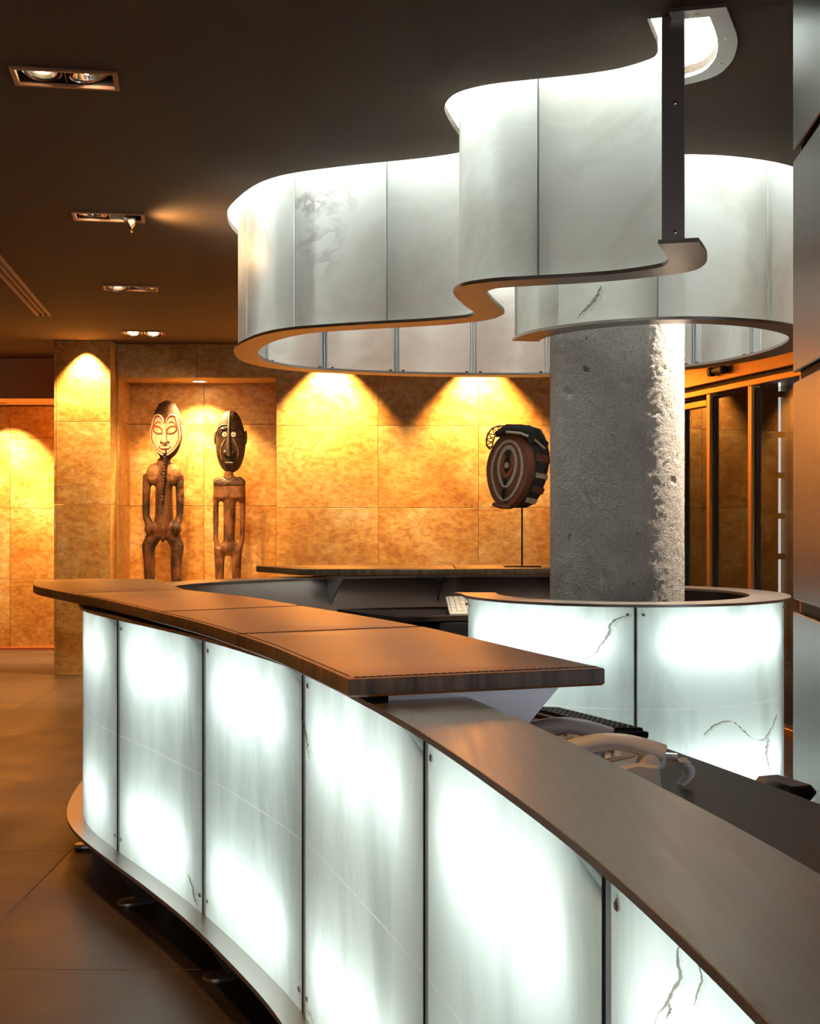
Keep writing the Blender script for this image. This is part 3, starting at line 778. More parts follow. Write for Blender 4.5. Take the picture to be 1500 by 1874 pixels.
def upos(a): return (a - 176) / 285 * RP.L
for i in range(3):
    a, b = upos(RJ[i]), upos(RJ[i + 1])
    # stone on the outside: negative offset side of this path is outward (right of travel)
    panel(RP, a + .008, b - .008, 0, -.018, ZB + .001, ZT, 0, M['onyx_counter'], 'onyx_panel', ring, rb_)
    for z in (.34, .93):
        us = stations(a + .12, b - .12, .1)
        local(MB().tube([(*RP.at(q, -.075), z) for q in us], .012, 8).build('fluorescent_tube', M['tube'], ring), rb_)
for a in RJ:
    u = upos(a)
    mu = MB(); sweep(mu, RP, [(-.004, ZB), (-.004, ZT), (-.045, ZT), (-.045, ZB)], u - .008, u + .008, step=.02)
    local(mu.build('mullion', M['joint'], ring, 30), rb_)
    mu = MB(); sweep(mu, RP, [(-.001, ZB), (-.001, ZT), (-.03, ZT), (-.03, ZB)], u - .0025, u + .0025, step=.02)
    local(mu.build('joint_strip', M['steel_dark'], ring, 30), rb_)
    for du in (-.035, .035):
        x, y = RP.at(u + du, .001); t = RP.tan(u + du); nrm = Vector((t.y, -t.x, 0))
        q = nrm.to_track_quat('Z', 'Y').to_matrix().to_4x4()
        local(MB().lathe([(.007, -.006), (.007, .002), (.004, .004), (.001, .004)], 10, M=Matrix.Translation((x, y, ZT - .03)) @ q).build('screw', M['steel'], ring), rb_)
for a in (182, 348):       # corner brackets at the free ends of the rim
    p0, p1 = ringpt(R(a), .785), ringpt(R(a), .66)
    t = Vector((-math.sin(R(a)), math.cos(R(a)))) * .004
    v = []
    for s_ in (-1, 1):
        for p, z in ((p0, ZR0), (p1, ZR0), (p1, ZR0 - .16)):
            v.append((p[0] + t.x * s_, p[1] + t.y * s_, z))
    local(MB().add(v, [(0, 1, 2), (5, 4, 3), (0, 3, 4, 1), (1, 4, 5, 2), (2, 5, 3, 0)]).build('rim_bracket', M['steel'], ring, 0), rb_)
for a in (200, 245, 290, 340, 30, 80):
    p = ringpt(R(a), .72)
    L = Matrix.Translation((p[0], p[1], 0)) @ Matrix.Rotation(R(a + 180), 4, 'Z')
    lg = MB().prism([(-.03, -.005), (.1, -.005), (.1, .005), (-.03, .005)], .014, ZB - .014, 0, M=L).bbox((.05, 0, .008), (.22, .09, .016), .003, M=L)
    local(lg.build('leg', M['steel_dark'], ring, 0), rb_)

# ================================================================== the hanging onyx canopy
ZC = 2.368
cb = (.4, 6.6, ZC)
canopy = empty('onyx_canopy', cb); tag(canopy, 'winding ribbon of lit onyx panels hanging from the ceiling over the counter', 'canopy light')
def kpart(mb, name, mat, smooth=35): return local(mb.build(name, mat, canopy, smooth), cb)
fp = [rib(i, 0) for i in range(NC)] + [rib(i, 1) for i in range(NC - 1, -1, -1)]
kpart(MB().prism(fp, ZC - .014, ZC), 'flange', M['steel_flange'] if 'steel_flange' in M else M['steel_top'], 30)
def find(px_, i0, i1, w_=.2):
    best = min(np.arange(i0 * 8, i1 * 8, .25), key=lambda i: abs(750 + F * rib(i, w_)[0] / rib(i, w_)[1] - px_)); return float(best)
KJ = [0.5, find(985, 5, 10), 96.0, find(708, 16, 19), find(540, 18.5, 21), find(453, 20, 23.5), find(484, 24.5, 29, .5), find(592, 28, 31, .5), find(725, 30, 33, .5),
      find(866, 31, 34, .5), find(1003, 32, 35, .5), find(1272, 34, 37, .5), find(1378, 35, 38, .5), 8 * 39.5, find(1402, 39.5, 42), find(1204, 41.5, 44), find(1021, 44, 47), NC - 1.5]
ZTOP = CEIL + .32
def rpanel(i0, i1, w0, w1):
    n_ = max(3, int((i1 - i0) / 2)); us = np.linspace(i0, i1, n_); rows = 5; v = []; f = []; fm = []; q = rows + 1
    for u in us:
        for w_ in (w0, w1):
            for k in range(q): v.append((*rib(u, w_), ZC + .001 + (ZTOP - ZC) * k / rows))
    for i in range(n_ - 1):
        A = i * 2 * q; B = A + 2 * q
        for k in range(rows):
            f.append((A + k, A + k + 1, B + k + 1, B + k)); fm.append(0)
            f.append((A + q + k, B + q + k, B + q + k + 1, A + q + k + 1)); fm.append(1)
        f.append((A + rows, A + q + rows, B + q + rows, B + rows)); fm.append(0); f.append((A, B, B + q, A + q)); fm.append(0)
    for A in (0, (n_ - 1) * 2 * q):
        for k in range(rows): f.append((A + k, A + k + 1, A + q + k + 1, A + q + k)); fm.append(0)
    mb = MB().add(v, f); mb.m = fm
    return kpart(mb, 'onyx_panel', [M['onyx_canopy'], M['clear']], 40)
def seglen(i):
    a, b = rib(max(0, i - .5), .3), rib(min(NC - 1, i + .5), .3); return max(1e-3, math.hypot(a[0] - b[0], a[1] - b[1]))
for i in range(len(KJ) - 1):
    g0 = .004 / seglen(KJ[i]); g1 = .004 / seglen(KJ[i + 1])
    rpanel(KJ[i] + g0, KJ[i + 1] - g1, .17, .32)
for i, j in enumerate(KJ[1:-1]):
    h = .012 / seglen(j); hb = .024 / seglen(j)
    for (w0, w1, hh, dz) in ((.22, .62, h, 0),):
        po = [rib(j - hh * .35, w0), rib(j + hh * .35, w0), rib(j + hh * .35, w1), rib(j - hh * .35, w1)]
        mb = MB().prism(po, ZC, ZTOP)
        for s_ in (-1, 1):       # angle irons either side, screwed to the flange
            po = [rib(j + s_ * hb * .95, .36), rib(j + s_ * hb * .55, .36), rib(j + s_ * hb * .55, .60), rib(j + s_ * hb * .95, .60)]
            mb.prism(po, ZC, ZTOP)
        kpart(mb, 'mullion', M['joint'], 0)
    for s_ in (-1, 1):
        p = rib(j + s_ * hb * 1.8, .75)
        kpart(MB().lathe([(.009, 0), (.009, .012), (.001, .013)], 6, M=Matrix.Translation((p[0], p[1], ZC))), 'bolt', M['steel_dark'], 0)
# closing plates at the two free ends
for i, far in ((0, 10), (NC - 1, NC - 11)):
    a, b = rib(i, .10), rib(i, .66); a2, b2 = ext(a, rib(far, .10), .006), ext(b, rib(far, .66), .006)
    ep = kpart(MB().prism([a, b, b2, a2], ZC, ZTOP), 'end_plate', M['steel'], 0)
    if i == 0:
        nrm = Vector((a2[0] - a[0], a2[1] - a[1], 0)).normalized(); q = nrm.to_track_quat('Z', 'Y').to_matrix().to_4x4()
        p = (a2[0] + (b2[0] - a2[0]) * .6, a2[1] + (b2[1] - a2[1]) * .6)
        for z in (ZC + .02, ZC + .43):
            kpart(MB().lathe([(.006, -.003), (.006, .003), (.001, .004)], 10, M=Matrix.Translation((p[0], p[1], z)) @ q), 'screw', M['reflector'], 0)
# the ring of lamps hidden in the ceiling recess
for w_ in (-.12, 1.0):
    kpart(MB().tube([(*rib(i, w_), CEIL + .42) for i in range(4, NC - 3, 3)], .010, 6), 'cove_tube', M['cove'], 40)

# ---- mineral veins that run through single stones
def thin(m_, fac):
    nt = m_.node_tree; o_ = [n for n in nt.nodes if n.type == 'OUTPUT_MATERIAL'][0]; src = o_.inputs[0].links[0].from_socket
    t = nd(nt, 'ShaderNodeBsdfTransparent'); mx = nd(nt, 'ShaderNodeMixShader'); mx.inputs[0].default_value = fac
    nt.links.new(t.outputs[0], mx.inputs[1]); nt.links.new(src, mx.inputs[2]); nt.links.new(mx.outputs[0], o_.inputs[0]); return m_
M['vein'] = thin(onyx('mineral_vein', (.34, .29, .22), (.20, .15, .10), (.10, .08, .06), 9, (1, 1, 1), .6), .75)
M['vein_halo'] = thin(onyx('mineral_cloud', (.62, .60, .52), (.5, .48, .42), (.4, .36, .3), 9, (1, 1, 1), .6), .15)
def vein(pts, hit, wpx, parent, base_, mat=None):
    rng = random.Random(len(pts) * 7 + int(pts[0][0])); L_ = []
    P = crom(pts, 5)
    for k, (x, y) in enumerate(P):
        x += rng.uniform(-1.6, 1.6); t = k / (len(P) - 1); ww = wpx * (.25 + .75 * math.sin(math.pi * min(1, t * 1.1 + .05)) ** .7) * rng.uniform(.5, 1.2)
        L_.append((hit(x - ww / 2, y), hit(x + ww / 2, y + ww * .4)))
    v = []; f = []
    for a_, b_ in L_: v += [a_, b_]
    for k in range(len(L_) - 1): f.append((2 * k, 2 * k + 1, 2 * k + 3, 2 * k + 2))
    o = MB().add(v, f).build('mineral_vein', mat or M['vein'], parent, 0); o.data.flip_normals(); local(o, base_)
    if mat is None: vein([(x + 2, y + 2) for x, y in pts], lambda x, y: hit(x, y, .0008), wpx * 2.2, parent, base_, M['vein_halo'])
def hit_ring(x, y, e=0.0):
    k = (x - 750) / F; A = 1 + k * k; B = -2 * (RC[0] * k + RC[1]); C_ = RC[0] ** 2 + RC[1] ** 2 - .7815 ** 2 + e
    d = max(0, B * B - 4 * A * C_); Y = (-B - math.sqrt(d)) / (2 * A); return (k * Y, Y, EYE - (y - 937) * Y / F)
PXC = np.array([750 + F * CP.at(u_, .0165)[0] / CP.at(u_, .0165)[1] for u_ in np.arange(1.0, 6.5, .01)])
def hit_counter(x, y, e=0.0):
    u_ = float(np.interp(-x, -PXC, np.arange(1.0, 6.5, .01))); X_, Y_ = CP.at(u_, .0165 + e); return (X_, Y_, EYE - (y - 937) * Y_ / F)
def hit_canopy(x, y, e=0.0):
    i_ = find(x, 42, 46, .155); X_, Y_ = rib(i_, .155 + e * 8); return (X_, Y_, EYE - (y - 937) * Y_ / F)
vein([(1152, 1124), (1128, 1132), (1117, 1142), (1113, 1160), (1100, 1178), (1088, 1195), (1070, 1206)], hit_ring, 5, ring, rb_)
vein([(1288, 1345), (1308, 1326), (1338, 1319), (1360, 1336), (1378, 1350), (1396, 1353), (1408, 1338), (1421, 1308)], hit_ring, 5, ring, rb_)
vein([(1405, 1350), (1402, 1372), (1404, 1392), (1408, 1408), (1405, 1424)], hit_ring, 4, ring, rb_)
vein([(1241, 1732), (1239, 1758), (1244, 1788), (1228, 1816), (1222, 1832), (1206, 1852), (1196, 1874)], hit_counter, 7, counter, base)
vein([(1278, 1762), (1284, 1790), (1276, 1816), (1270, 1840)], hit_counter, 6, counter, base)
vein([(1222, 1834), (1226, 1848), (1218, 1866)], hit_counter, 7, counter, base)
vein([(1100, 523), (1092, 540), (1080, 556), (1066, 570), (1056, 581)], hit_canopy, 6, canopy, cb)
for P_ in ([(551, 1300), (556, 1330), (562, 1362), (564, 1388)], [(344, 1600), (352, 1625), (358, 1650), (362, 1662)]):
    vein(P_, hit_counter, 4, counter, base)

# ================================================================== ceiling fittings
def fixture(c, label, tilts):
    r = empty('ceiling_spotlight', (c[0], c[1], CEIL), FA); tag(r, label, 'spotlight', 'twin spotlights in the ceiling row')
    fr = MB()
    for x, y, dx, dy in ((0, .089, .375, .018), (0, -.089, .375, .018), (.1785, 0, .018, .16), (-.1785, 0, .018, .16)):
        fr.box((x, y, -.003), (dx, dy, .012))
    fr.build('frame', M['trim'], r, 0)
    h = MB()
    for x, y, dx, dy in ((0, .084, .345, .004), (0, -.084, .345, .004), (.1725, 0, .004, .168), (-.1725, 0, .004, .168)):
        h.box((x, y, .075), (dx, dy, .15))
    h.box((0, 0, .15), (.35, .17, .006)); h.box((0, 0, .07), (.006, .165, .14))
    h.build('housing', M['dark'], r, 0)
    for sx, (ax, ay, dz, on) in zip((-1, 1), tilts):
        L = Matrix.Translation((sx * .086, 0, dz)) @ Matrix.Rotation(R(ax), 4, 'X') @ Matrix.Rotation(R(ay), 4, 'Y')
        lo = MB().lathe([(.020, .05), (.045, .03), (.058, -.004), (.064, -.006), (.066, 0), (.060, .012), (.048, .036), (.02, .056)], 28, M=L).build('lamp', M['reflector'], r, 40)
        MB().lathe([(.070, -.004), (.074, -.007), (.078, -.004), (.078, .006), (.070, .006), (.070, -.004)], 28, M=L, caps=False).build('gimbal_ring', M['reflector'], r, 40)
        MB().lathe([(.001, -.002), (.022, .002), (.032, .012), (.034, .03), (.001, .034)], 20, M=L).build('bulb', M['lamp'], lo, 40)
        MB().lathe([(.001, -.008), (.006, -.007), (.007, -.002), (.001, .0)], 16, M=L).build('glare_cap', M['reflector'], lo, 40)
    return r
fixture(FIX[0], 'twin recessed spotlight whose one lamp faces the viewer with a bright flare', [(-16, 5, .03, 1), (-4, -12, .022, 1)])
fixture(FIX[1], 'twin recessed spotlight with one lamp swung out below the ceiling', [(0, 4, .012, 1), (6, 62, -.012, 1)])
fixture(FIX[2], 'twin recessed spotlight glowing evenly, next after the swung-out one', [(-20, 0, .012, 1), (-4, 8, .012, 1)])
fixture(FIX[3], 'twin recessed spotlight next to the stone wall, both lamps bulging below the ceiling', [(-30, 0, .004, 1), (-30, 0, .004, 1)])
for c, lb in (((-.893, 2.523), 'twin recessed spotlight above the curved onyx front, next after the flaring one'), ((-.54, .29), 'twin recessed spotlight above the near end of the counter')):
    fixture(c, lb, [(-4, 5, .022, 1), (-4, -12, .022, 1)])
dl = empty('down_light', (-2.02, 12.58, NZ1)); tag(dl, 'small round white downlight in the top of the statue niche', 'downlight')
MB().lathe([(.075, .002), (.078, -.006), (.066, -.008), (.058, -.002), (.058, .002)], 28).build('ring', M['eye'], dl, 40)
MB().lathe([(.001, -.004), (.058, -.003), (.058, .0)], 24).build('bulb', M['lamp'], dl, 40)
# small spot heads of the wall washers
WL = ['small round wall washer over the stone pilaster', 'small round wall washer between the niche and the mask', 'small round wall washer above the striped mask',
      'small round wall washer in the recess soffit farther from the pilaster', 'small round wall washer in the recess soffit next to the pilaster']
for k, (nm, loc, tgt, p, sz, bl) in enumerate(SPOTS[:5]):
    wz = CEIL if k < 3 else 2.66
    ww = empty('wall_washer', (loc[0], loc[1], wz)); tag(ww, WL[k], 'downlight', 'wall washers before the stone wall')
    MB().lathe([(.045, .002), (.047, -.004), (.036, -.006), (.034, .002)], 20, caps=False).build('ring', M['trim'], ww, 40)
# slot diffuser
vr = empty('slot_diffuser', ((VA.x + VB.x) / 2, (VA.y + VB.y) / 2, CEIL)); tag(vr, 'long two-slot linear air diffuser in the dark ceiling', 'air vent')
def vstrip(o0, o1, z0, z1, mat, name):
    pts = [VA + vn * o0, VA + vn * o1, VB + vn * o1, VB + vn * o0]
    local(MB().prism([tuple(p) for p in pts], z0, z1).build(name, mat, vr, 0), vr.location)
vstrip(-.06, -.034, CEIL - .006, CEIL + .06, M['soffit'], 'frame'); vstrip(.034, .06, CEIL - .006, CEIL + .06, M['soffit'], 'frame')
vstrip(-.008, .008, CEIL - .004, CEIL + .06, M['soffit'], 'slat'); vstrip(-.052, .052, CEIL + .06, CEIL + .066, M['dark'], 'plenum')

# ================================================================== telephones, keyboards, chair
def telephone(loc, rz, label):
    r = empty('telephone', loc, rz); tag(r, label, 'telephone', 'ivory desk telephones')
    # local: +x to the earpiece/cord side end of handset, y across, z up.  base is a wedge
    b = MB()
    pr = [(-.085, 0), (.10, 0), (.105, .01), (.10, .058), (.06, .062), (-.075, .030), (-.09, .012)]
    v = []
    for y in (-.095, -.088, .088, .095):
        k = .94 if abs(y) > .09 else 1
        v += [(x * k, y, z * (1 if k == 1 else .92)) for x, z in pr]
    n_ = len(pr); f = []
    for j in range(3):
        for i in range(n_): f.append((j * n_ + i, j * n_ + (i + 1) % n_, (j + 1) * n_ + (i + 1) % n_, (j + 1) * n_ + i))
    f += [tuple(range(n_))[::-1], tuple(3 * n_ + i for i in range(n_))]
    Mx = Matrix.Rotation(R(-90), 4, 'Z')
    b.add(v, f, 0)
    bo = b.build('base', M['phone'], r, 30)
    MB().bbox((.0, 0, .0), (.19, .188, .006), .002, M=Matrix.Translation((.005, 0, .018))).build('base_seam', M['phone_grey'], bo, 0)
    # display strip and keys on the sloping deck
    deck = Matrix.Translation((-.005, .035, .0485)) @ Matrix.Rotation(R(-13.3), 4, 'Y')
    MB().bbox((0, 0, 0), (.12, .085, .006), .002, M=deck).build('keypad_plate', M['phone_grey'], bo, 0)
    for i in range(4):
        for j in range(3):
            MB().bbox((-.045 + i * .022, -.024 + j * .024, .006), (.014, .016, .006), .002, M=deck).build('key', M['phone'], bo, 0)
    # handset along x, lying on the viewer's side of the base
    hs = MB(); P = []; rr = []
    for t in np.linspace(0, 1, 17):
        x = -.105 + .215 * t; P.append((x, -.055, .076 + .026 * math.sin(math.pi * t))); rr.append(.019 + .004 * abs(2 * t - 1) ** 2)
    Ms = Matrix.Translation((0, -.055, 0)) @ Matrix.Diagonal((1, 1.35, 1, 1)) @ Matrix.Translation((0, .055, 0))
    hs.tube(P, rr, 12, M=Ms)
    for x in (-.085, .088):
        hs.lathe([(.030, -.030), (.032, -.022), (.028, .0), (.02, .012), (.001, .014)], 16, M=Matrix.Translation((x, -.055, .082)) @ Matrix.Rotation(R(8 if x > 0 else -8), 4, 'Y'))
    ho = hs.build('handset', M['phone'], r, 50)
    MB().tube([(.105, -.055, .074), (.14, -.055, .073)], .0075, 8).build('cord_plug', M['phone'], r, 40)
    # coiled cord falling behind
    cp_ = []
    turns = 16
    for i in range(turns * 10):
        t = i / (turns * 10 - 1)
        ax = .150 + .018 * math.sin(t * math.pi); az = .066 - .058 * t; ay = -.055 + .03 * t
        a_ = 2 * math.pi * turns * t
        cp_.append((ax + .0095 * math.cos(a_), ay + .0095 * math.sin(a_), az))
    MB().tube(cp_, .0028, 5).build('coiled_cord', M['phone'], r, 60)
    return r
def keyboard(loc, rz, lx, ly, rows, cols, mb_, mk, label, tilt=4):
    r = empty('keyboard', loc, rz); tag(r, label, 'keyboard')
    L = Matrix.Translation((0, 0, .010)) @ Matrix.Rotation(R(tilt), 4, 'X')
    MB().bbox((0, 0, 0), (lx, ly, .018), .004, M=L).build('case', mb_, r, 0)
    kx = (lx - .02) / cols; ky = (ly - .02) / rows; pk = None
    for i in range(cols):
        for j in range(rows):
            if pk is None:
                pk = MB().add([(-.42 * kx, -.42 * ky, 0), (.42 * kx, -.42 * ky, 0), (.42 * kx, .42 * ky, 0), (-.42 * kx, .42 * ky, 0), (-.30 * kx, -.30 * ky, .009), (.30 * kx, -.30 * ky, .009), (.30 * kx, .30 * ky, .009), (-.30 * kx, .30 * ky, .009)],
                              [(0, 1, 5, 4), (1, 2, 6, 5), (2, 3, 7, 6), (3, 0, 4, 7), (4, 5, 6, 7)]).build('key', mk, r, 0); o = pk
            else:
                o = pk.copy(); COL.objects.link(o); o.parent = r
            o.matrix_local = L @ Matrix.Translation((-lx / 2 + .01 + kx * (i + .5), -ly / 2 + .01 + ky * (j + .5), .0085))
    return r
telephone((.445, 2.90, .9), R(-8), 'ivory desk telephone in front with its coiled cord, on the dark desk')
telephone((.365, 3.12, .9), R(-8), 'ivory desk telephone behind its twin, beside the black keyboard')
keyboard((.475, 3.62, .908), R(-64), .44, .13, 6, 18, M['black'], M['black'], 'black computer keyboard on the desk beyond the telephones', tilt=-5)
keyboard((.42, 7.76, .935), R(4), .40, .26, 5, 12, M['plastic_white'], M['plastic_white'], 'beige keyboard on the rear desk below the leather top', tilt=18)
ch = empty('office_chair', (.862, 3.335, 0), R(110)); tag(ch, 'black office chair pushed in behind the desk', 'chair')
bk = []
for a_ in np.linspace(0, math.pi / 2, 8): bk.append((.20 - .05 + .05 * math.sin(a_), .79 - .05 + .05 * math.cos(a_)))
prof = [(-x, z) for x, z in bk[::-1]] + bk
prof = [(-.20, .52), *[(-x, z) for x, z in bk[::-1]], *bk, (.20, .52)]
v = [(x, y, z) for y in (-.025, .025) for x, z in prof]; n_ = len(prof)
MB().add(v, [tuple(range(n_)), tuple(range(2 * n_ - 1, n_ - 1, -1))] + [(i, n_ + i, n_ + (i + 1) % n_, (i + 1) % n_) for i in range(n_)]).build('backrest', M['black'], ch, 30)
for s_ in (-1,):
    ar = MB().bbox((s_ * .23, .06, .848), (.16, .085, .036), .016).build('armrest', M['black'], ch, 40)
    MB().tube([(s_ * .23, .08, .84), (s_ * .23, .10, .60), (s_ * .17, .16, .44)], .012, 8).build('armrest_post', M['black'], ar)
MB().bbox((0, .20, .455), (.38, .40, .06), .02).build('seat', M['black'], ch, 0)
MB().tube([(0, -.005, .53), (0, .03, .42)], .02, 8).build('back_support', M['black'], ch)
MB().lathe([(.025, .07), (.025, .30), (.018, .30), (.018, .43)], 12, M=Matrix.Translation((0, .20, 0))).build('gas_column', M['steel'], ch)
for k in range(5):
    a_ = 2 * math.pi * k / 5 + .3; e = (.17 * math.cos(a_), .20 + .19 * math.sin(a_))
    lg = MB().tube([(0, .20, .10), (e[0], e[1], .065)], [.02, .014], 8).build('leg', M['black'], ch)
    MB().lathe([(.001, -.012), (.025, -.012), (.025, .012), (.001, .012)], 14, M=Matrix.Translation((e[0], e[1], .027)) @ Matrix.Rotation(math.pi / 2, 4, 'X')).build('caster', M['black'], lg)

# ================================================================== carved figures
def remesh(o, vox, sm=6):
    m_ = o.modifiers.new('r', 'REMESH'); m_.mode = 'VOXEL'; m_.voxel_size = vox; m_.use_smooth_shade = True
    q = o.modifiers.new('s', 'SMOOTH'); q.factor = .5; q.iterations = sm
def limb(mb, pts): mb.tube([p[0] for p in pts], [p[1] for p in pts], 12)
def ribbon(mb, pts, r, Mx=None): mb.tube(pts, r, 6, M=Mx)
FZ = NZ0
def figure_a():
    x0, y0 = -2.335, 12.60
    r = empty('carved_figure', (x0, y0, FZ)); tag(r, 'tall wooden carved figure with a pale painted heart-shaped face', 'statue', 'carved wooden figures in the niche')
    H = lambda ypx: EYE + (937 - ypx) * 12.55 / F - FZ          # local height from a photo row
    X = lambda xpx: (xpx - 750) / F * 12.55 - x0
    b = MB()
    # torso from the breasts to the hips, arms, legs
    limb(b, [((X(298), 0, H(838)), .055), ((X(298), 0, H(862)), .085), ((X(298), 0, H(900)), .082), ((X(298), 0, H(940)), .085), ((X(298), 0, H(968)), .098), ((X(298), 0, H(985)), .08)])
    for s_, xa, xe, xh in ((-1, 268, 266, 275), (1, 326, 328, 322)):
        b.ell((X(298) + s_ * .085, -.02, H(868)), (.082, .07, .108), 16, 12)
        limb(b, [((X(xa), .0, H(868)), .045), ((X(xe), -.01, H(905)), .040), ((X(xe), -.02, H(945)), .036), ((X(xh), -.05, H(965)), .042)])
        b.ell((X(xh), -.055, H(968)), (.058, .05, .065), 12, 10)
        xl = 272 if s_ < 0 else 321
        limb(b, [((X(285 if s_ < 0 else 311), .0, H(972)), .075), ((X(xl + 2 * s_), -.01, H(1000)), .068), ((X(xl), -.02, H(1030)), .055), ((X(xl), -.01, H(1062)), .050), ((X(xl), 0, H(1092)), .042), ((X(xl), .0, .03), .05)])
        b.ell((X(xl), -.06, .025), (.05, .11, .03), 12, 8)
    b.ell((X(298), -.05, H(985)), (.02, .03, .045), 10, 8)
    bo = b.build('body', M['wood1'], r, 60); remesh(bo, .012, 4)
    for s_ in (-1, 1):
        MB().ell((X(298) + s_ * .085, -.03, H(868)), (.080, .068, .104), 18, 12).build('breast_plate', M['wood_pale'], r, 60)
    # head: long oval with painted mask
    hz = H(790)
    h = MB().ell((X(304), 0, hz + .02), (.150, .11, .285), 24, 18); limb(h, [((X(300), 0, H(845)), .05), ((X(302), 0, H(820)), .06)])
    ho = h.build('head', M['hair'], r, 60); remesh(ho, .010, 3)
    Fc = lambda u, v_: (X(304) + u, -.075 - .055 * math.sqrt(max(0, 1 - (u / .16) ** 2 - (v_ / .30) ** 2)), hz + v_)
    outline = []
    for t in np.linspace(0, 2 * math.pi, 40, endpoint=False):
        u = .138 * math.sin(t); v_ = .175 * math.cos(t) - .055
        if math.cos(t) > .1:     # heart-shaped brow
            v_ = .10 + .055 * math.sin(min(1, abs(u) / .138) * math.pi) ** .8 - .05 * (1 - min(1, abs(u) / .03)) * (abs(u) < .03) - .10 * max(0, abs(u) - .10) / .038
        else: u *= 1 - .30 * max(0, -math.cos(t)) ** 2
        outline.append((u, v_))
    fm = MB(); vv = []; ff = []; nn = len(outline); RG = 8
    for k in range(RG + 1):
        s_ = k / RG
        for u, v_ in outline: vv.append(Fc(u * s_, (v_ + .03) * s_ - .03))
    for k in range(RG):
        for i in range(nn): ff.append((k * nn + i, k * nn + (i + 1) % nn, (k + 1) * nn + (i + 1) % nn, (k + 1) * nn + i))
    back = [(p[0], p[1] + .05, p[2]) for p in vv[-nn:]]; st = len(vv); vv += back
    for i in range(nn): ff.append((RG * nn + i, RG * nn + (i + 1) % nn, st + (i + 1) % nn, st + i))
    face = fm.add(vv, ff).build('painted_face', M['face_pale'], r, 60)
    def line(pts, rad, mat, nm, closed=False):
        P = [Vector(Fc(*p)) + Vector((0, -.004, 0)) for p in pts]
        MB().tube(P, rad, 6, closed=closed).build(nm, mat, face, 60)
    line([(u * .93, (v_ + .03) * .93 - .03) for u, v_ in outline], .006, M['paint_red'], 'painted_line', True)
    line(outline, .009, M['bone'], 'bead_rim', True)
    for s_ in (-1, 1):
        line([(s_ * (.065 + .045 * math.cos(t)) , .012 + .034 * math.sin(t) + .012 * math.cos(t)) for t in np.linspace(0, 2 * math.pi, 20, endpoint=False)], .0065, M['paint_red'], 'painted_line', True)
        line([(s_ * (.022 - .006 * t), .015 - .105 * t) for t in np.linspace(0, 1, 8)], .005, M['paint_red'], 'painted_line')
        line([(s_ * (.115 - .075 * t), .035 + .055 * math.sin(t * 2.3)) for t in np.linspace(0, 1, 10)], .005, M['paint_red'], 'painted_line')
        line([(s_ * .034 + .006 * math.cos(t), -.105 + .006 * math.sin(t)) for t in np.linspace(0, 2 * math.pi, 8, endpoint=False)], .006, M['hair'], 'nostril', True)
        line([(s_ * (.012 + .045 * t), -.155 + .012 * math.sin(3 * t)) for t in np.linspace(0, 1, 6)], .005, M['paint_red'], 'painted_line')
        ear = MB()
        for k in range(5): ear.ell((X(304) + s_ * .146, -.03, hz + .05 - k * .022), (.010, .012, .010), 8, 6)
        ear.build('ear_beads', M['bone'], r, 60)
    nose = MB().tube([Fc(0, .07), tuple(Vector(Fc(0, -.03)) + Vector((0, -.022, 0))), tuple(Vector(Fc(0, -.10)) + Vector((0, -.036, 0))), Fc(0, -.12)], [.014, .019, .026, .016], 10).build('nose', M['face_pale'], r, 60)
    ml = MB().ell(tuple(Vector(Fc(0, -.155))), (.05, .022, .017), 14, 8).build('mouth', M['face_pale'], r, 60)
    # beaded tongue / chain hanging over the chest
    ct = MB()
    z0, z1 = H(832), H(915)
    for k in range(15):
        t = k / 14; ct.ell((X(304) + (X(299) - X(304)) * t, -.118 + .015 * t, z0 + (z1 - z0) * t), (.020 - .006 * t, .016, .018), 8, 6)
    ct.build('hanging_chain', M['wood1'], r, 60)
    cr = MB().tube([(X(304) + .012, -.128, H(812)), (X(304) + .012, -.135, H(860)), (X(299) + .01, -.115, H(905))], .006, 6); cr.build('cord', M['black'], r, 60)
    cb_ = MB()
    for k in range(9): cb_.ell((X(304) + (k - 4) * .018, .0, hz + .28 - abs(k - 4) * .006), (.012, .03, .022), 8, 6)
    cb_.build('hair_tuft', M['hair'], r, 60)
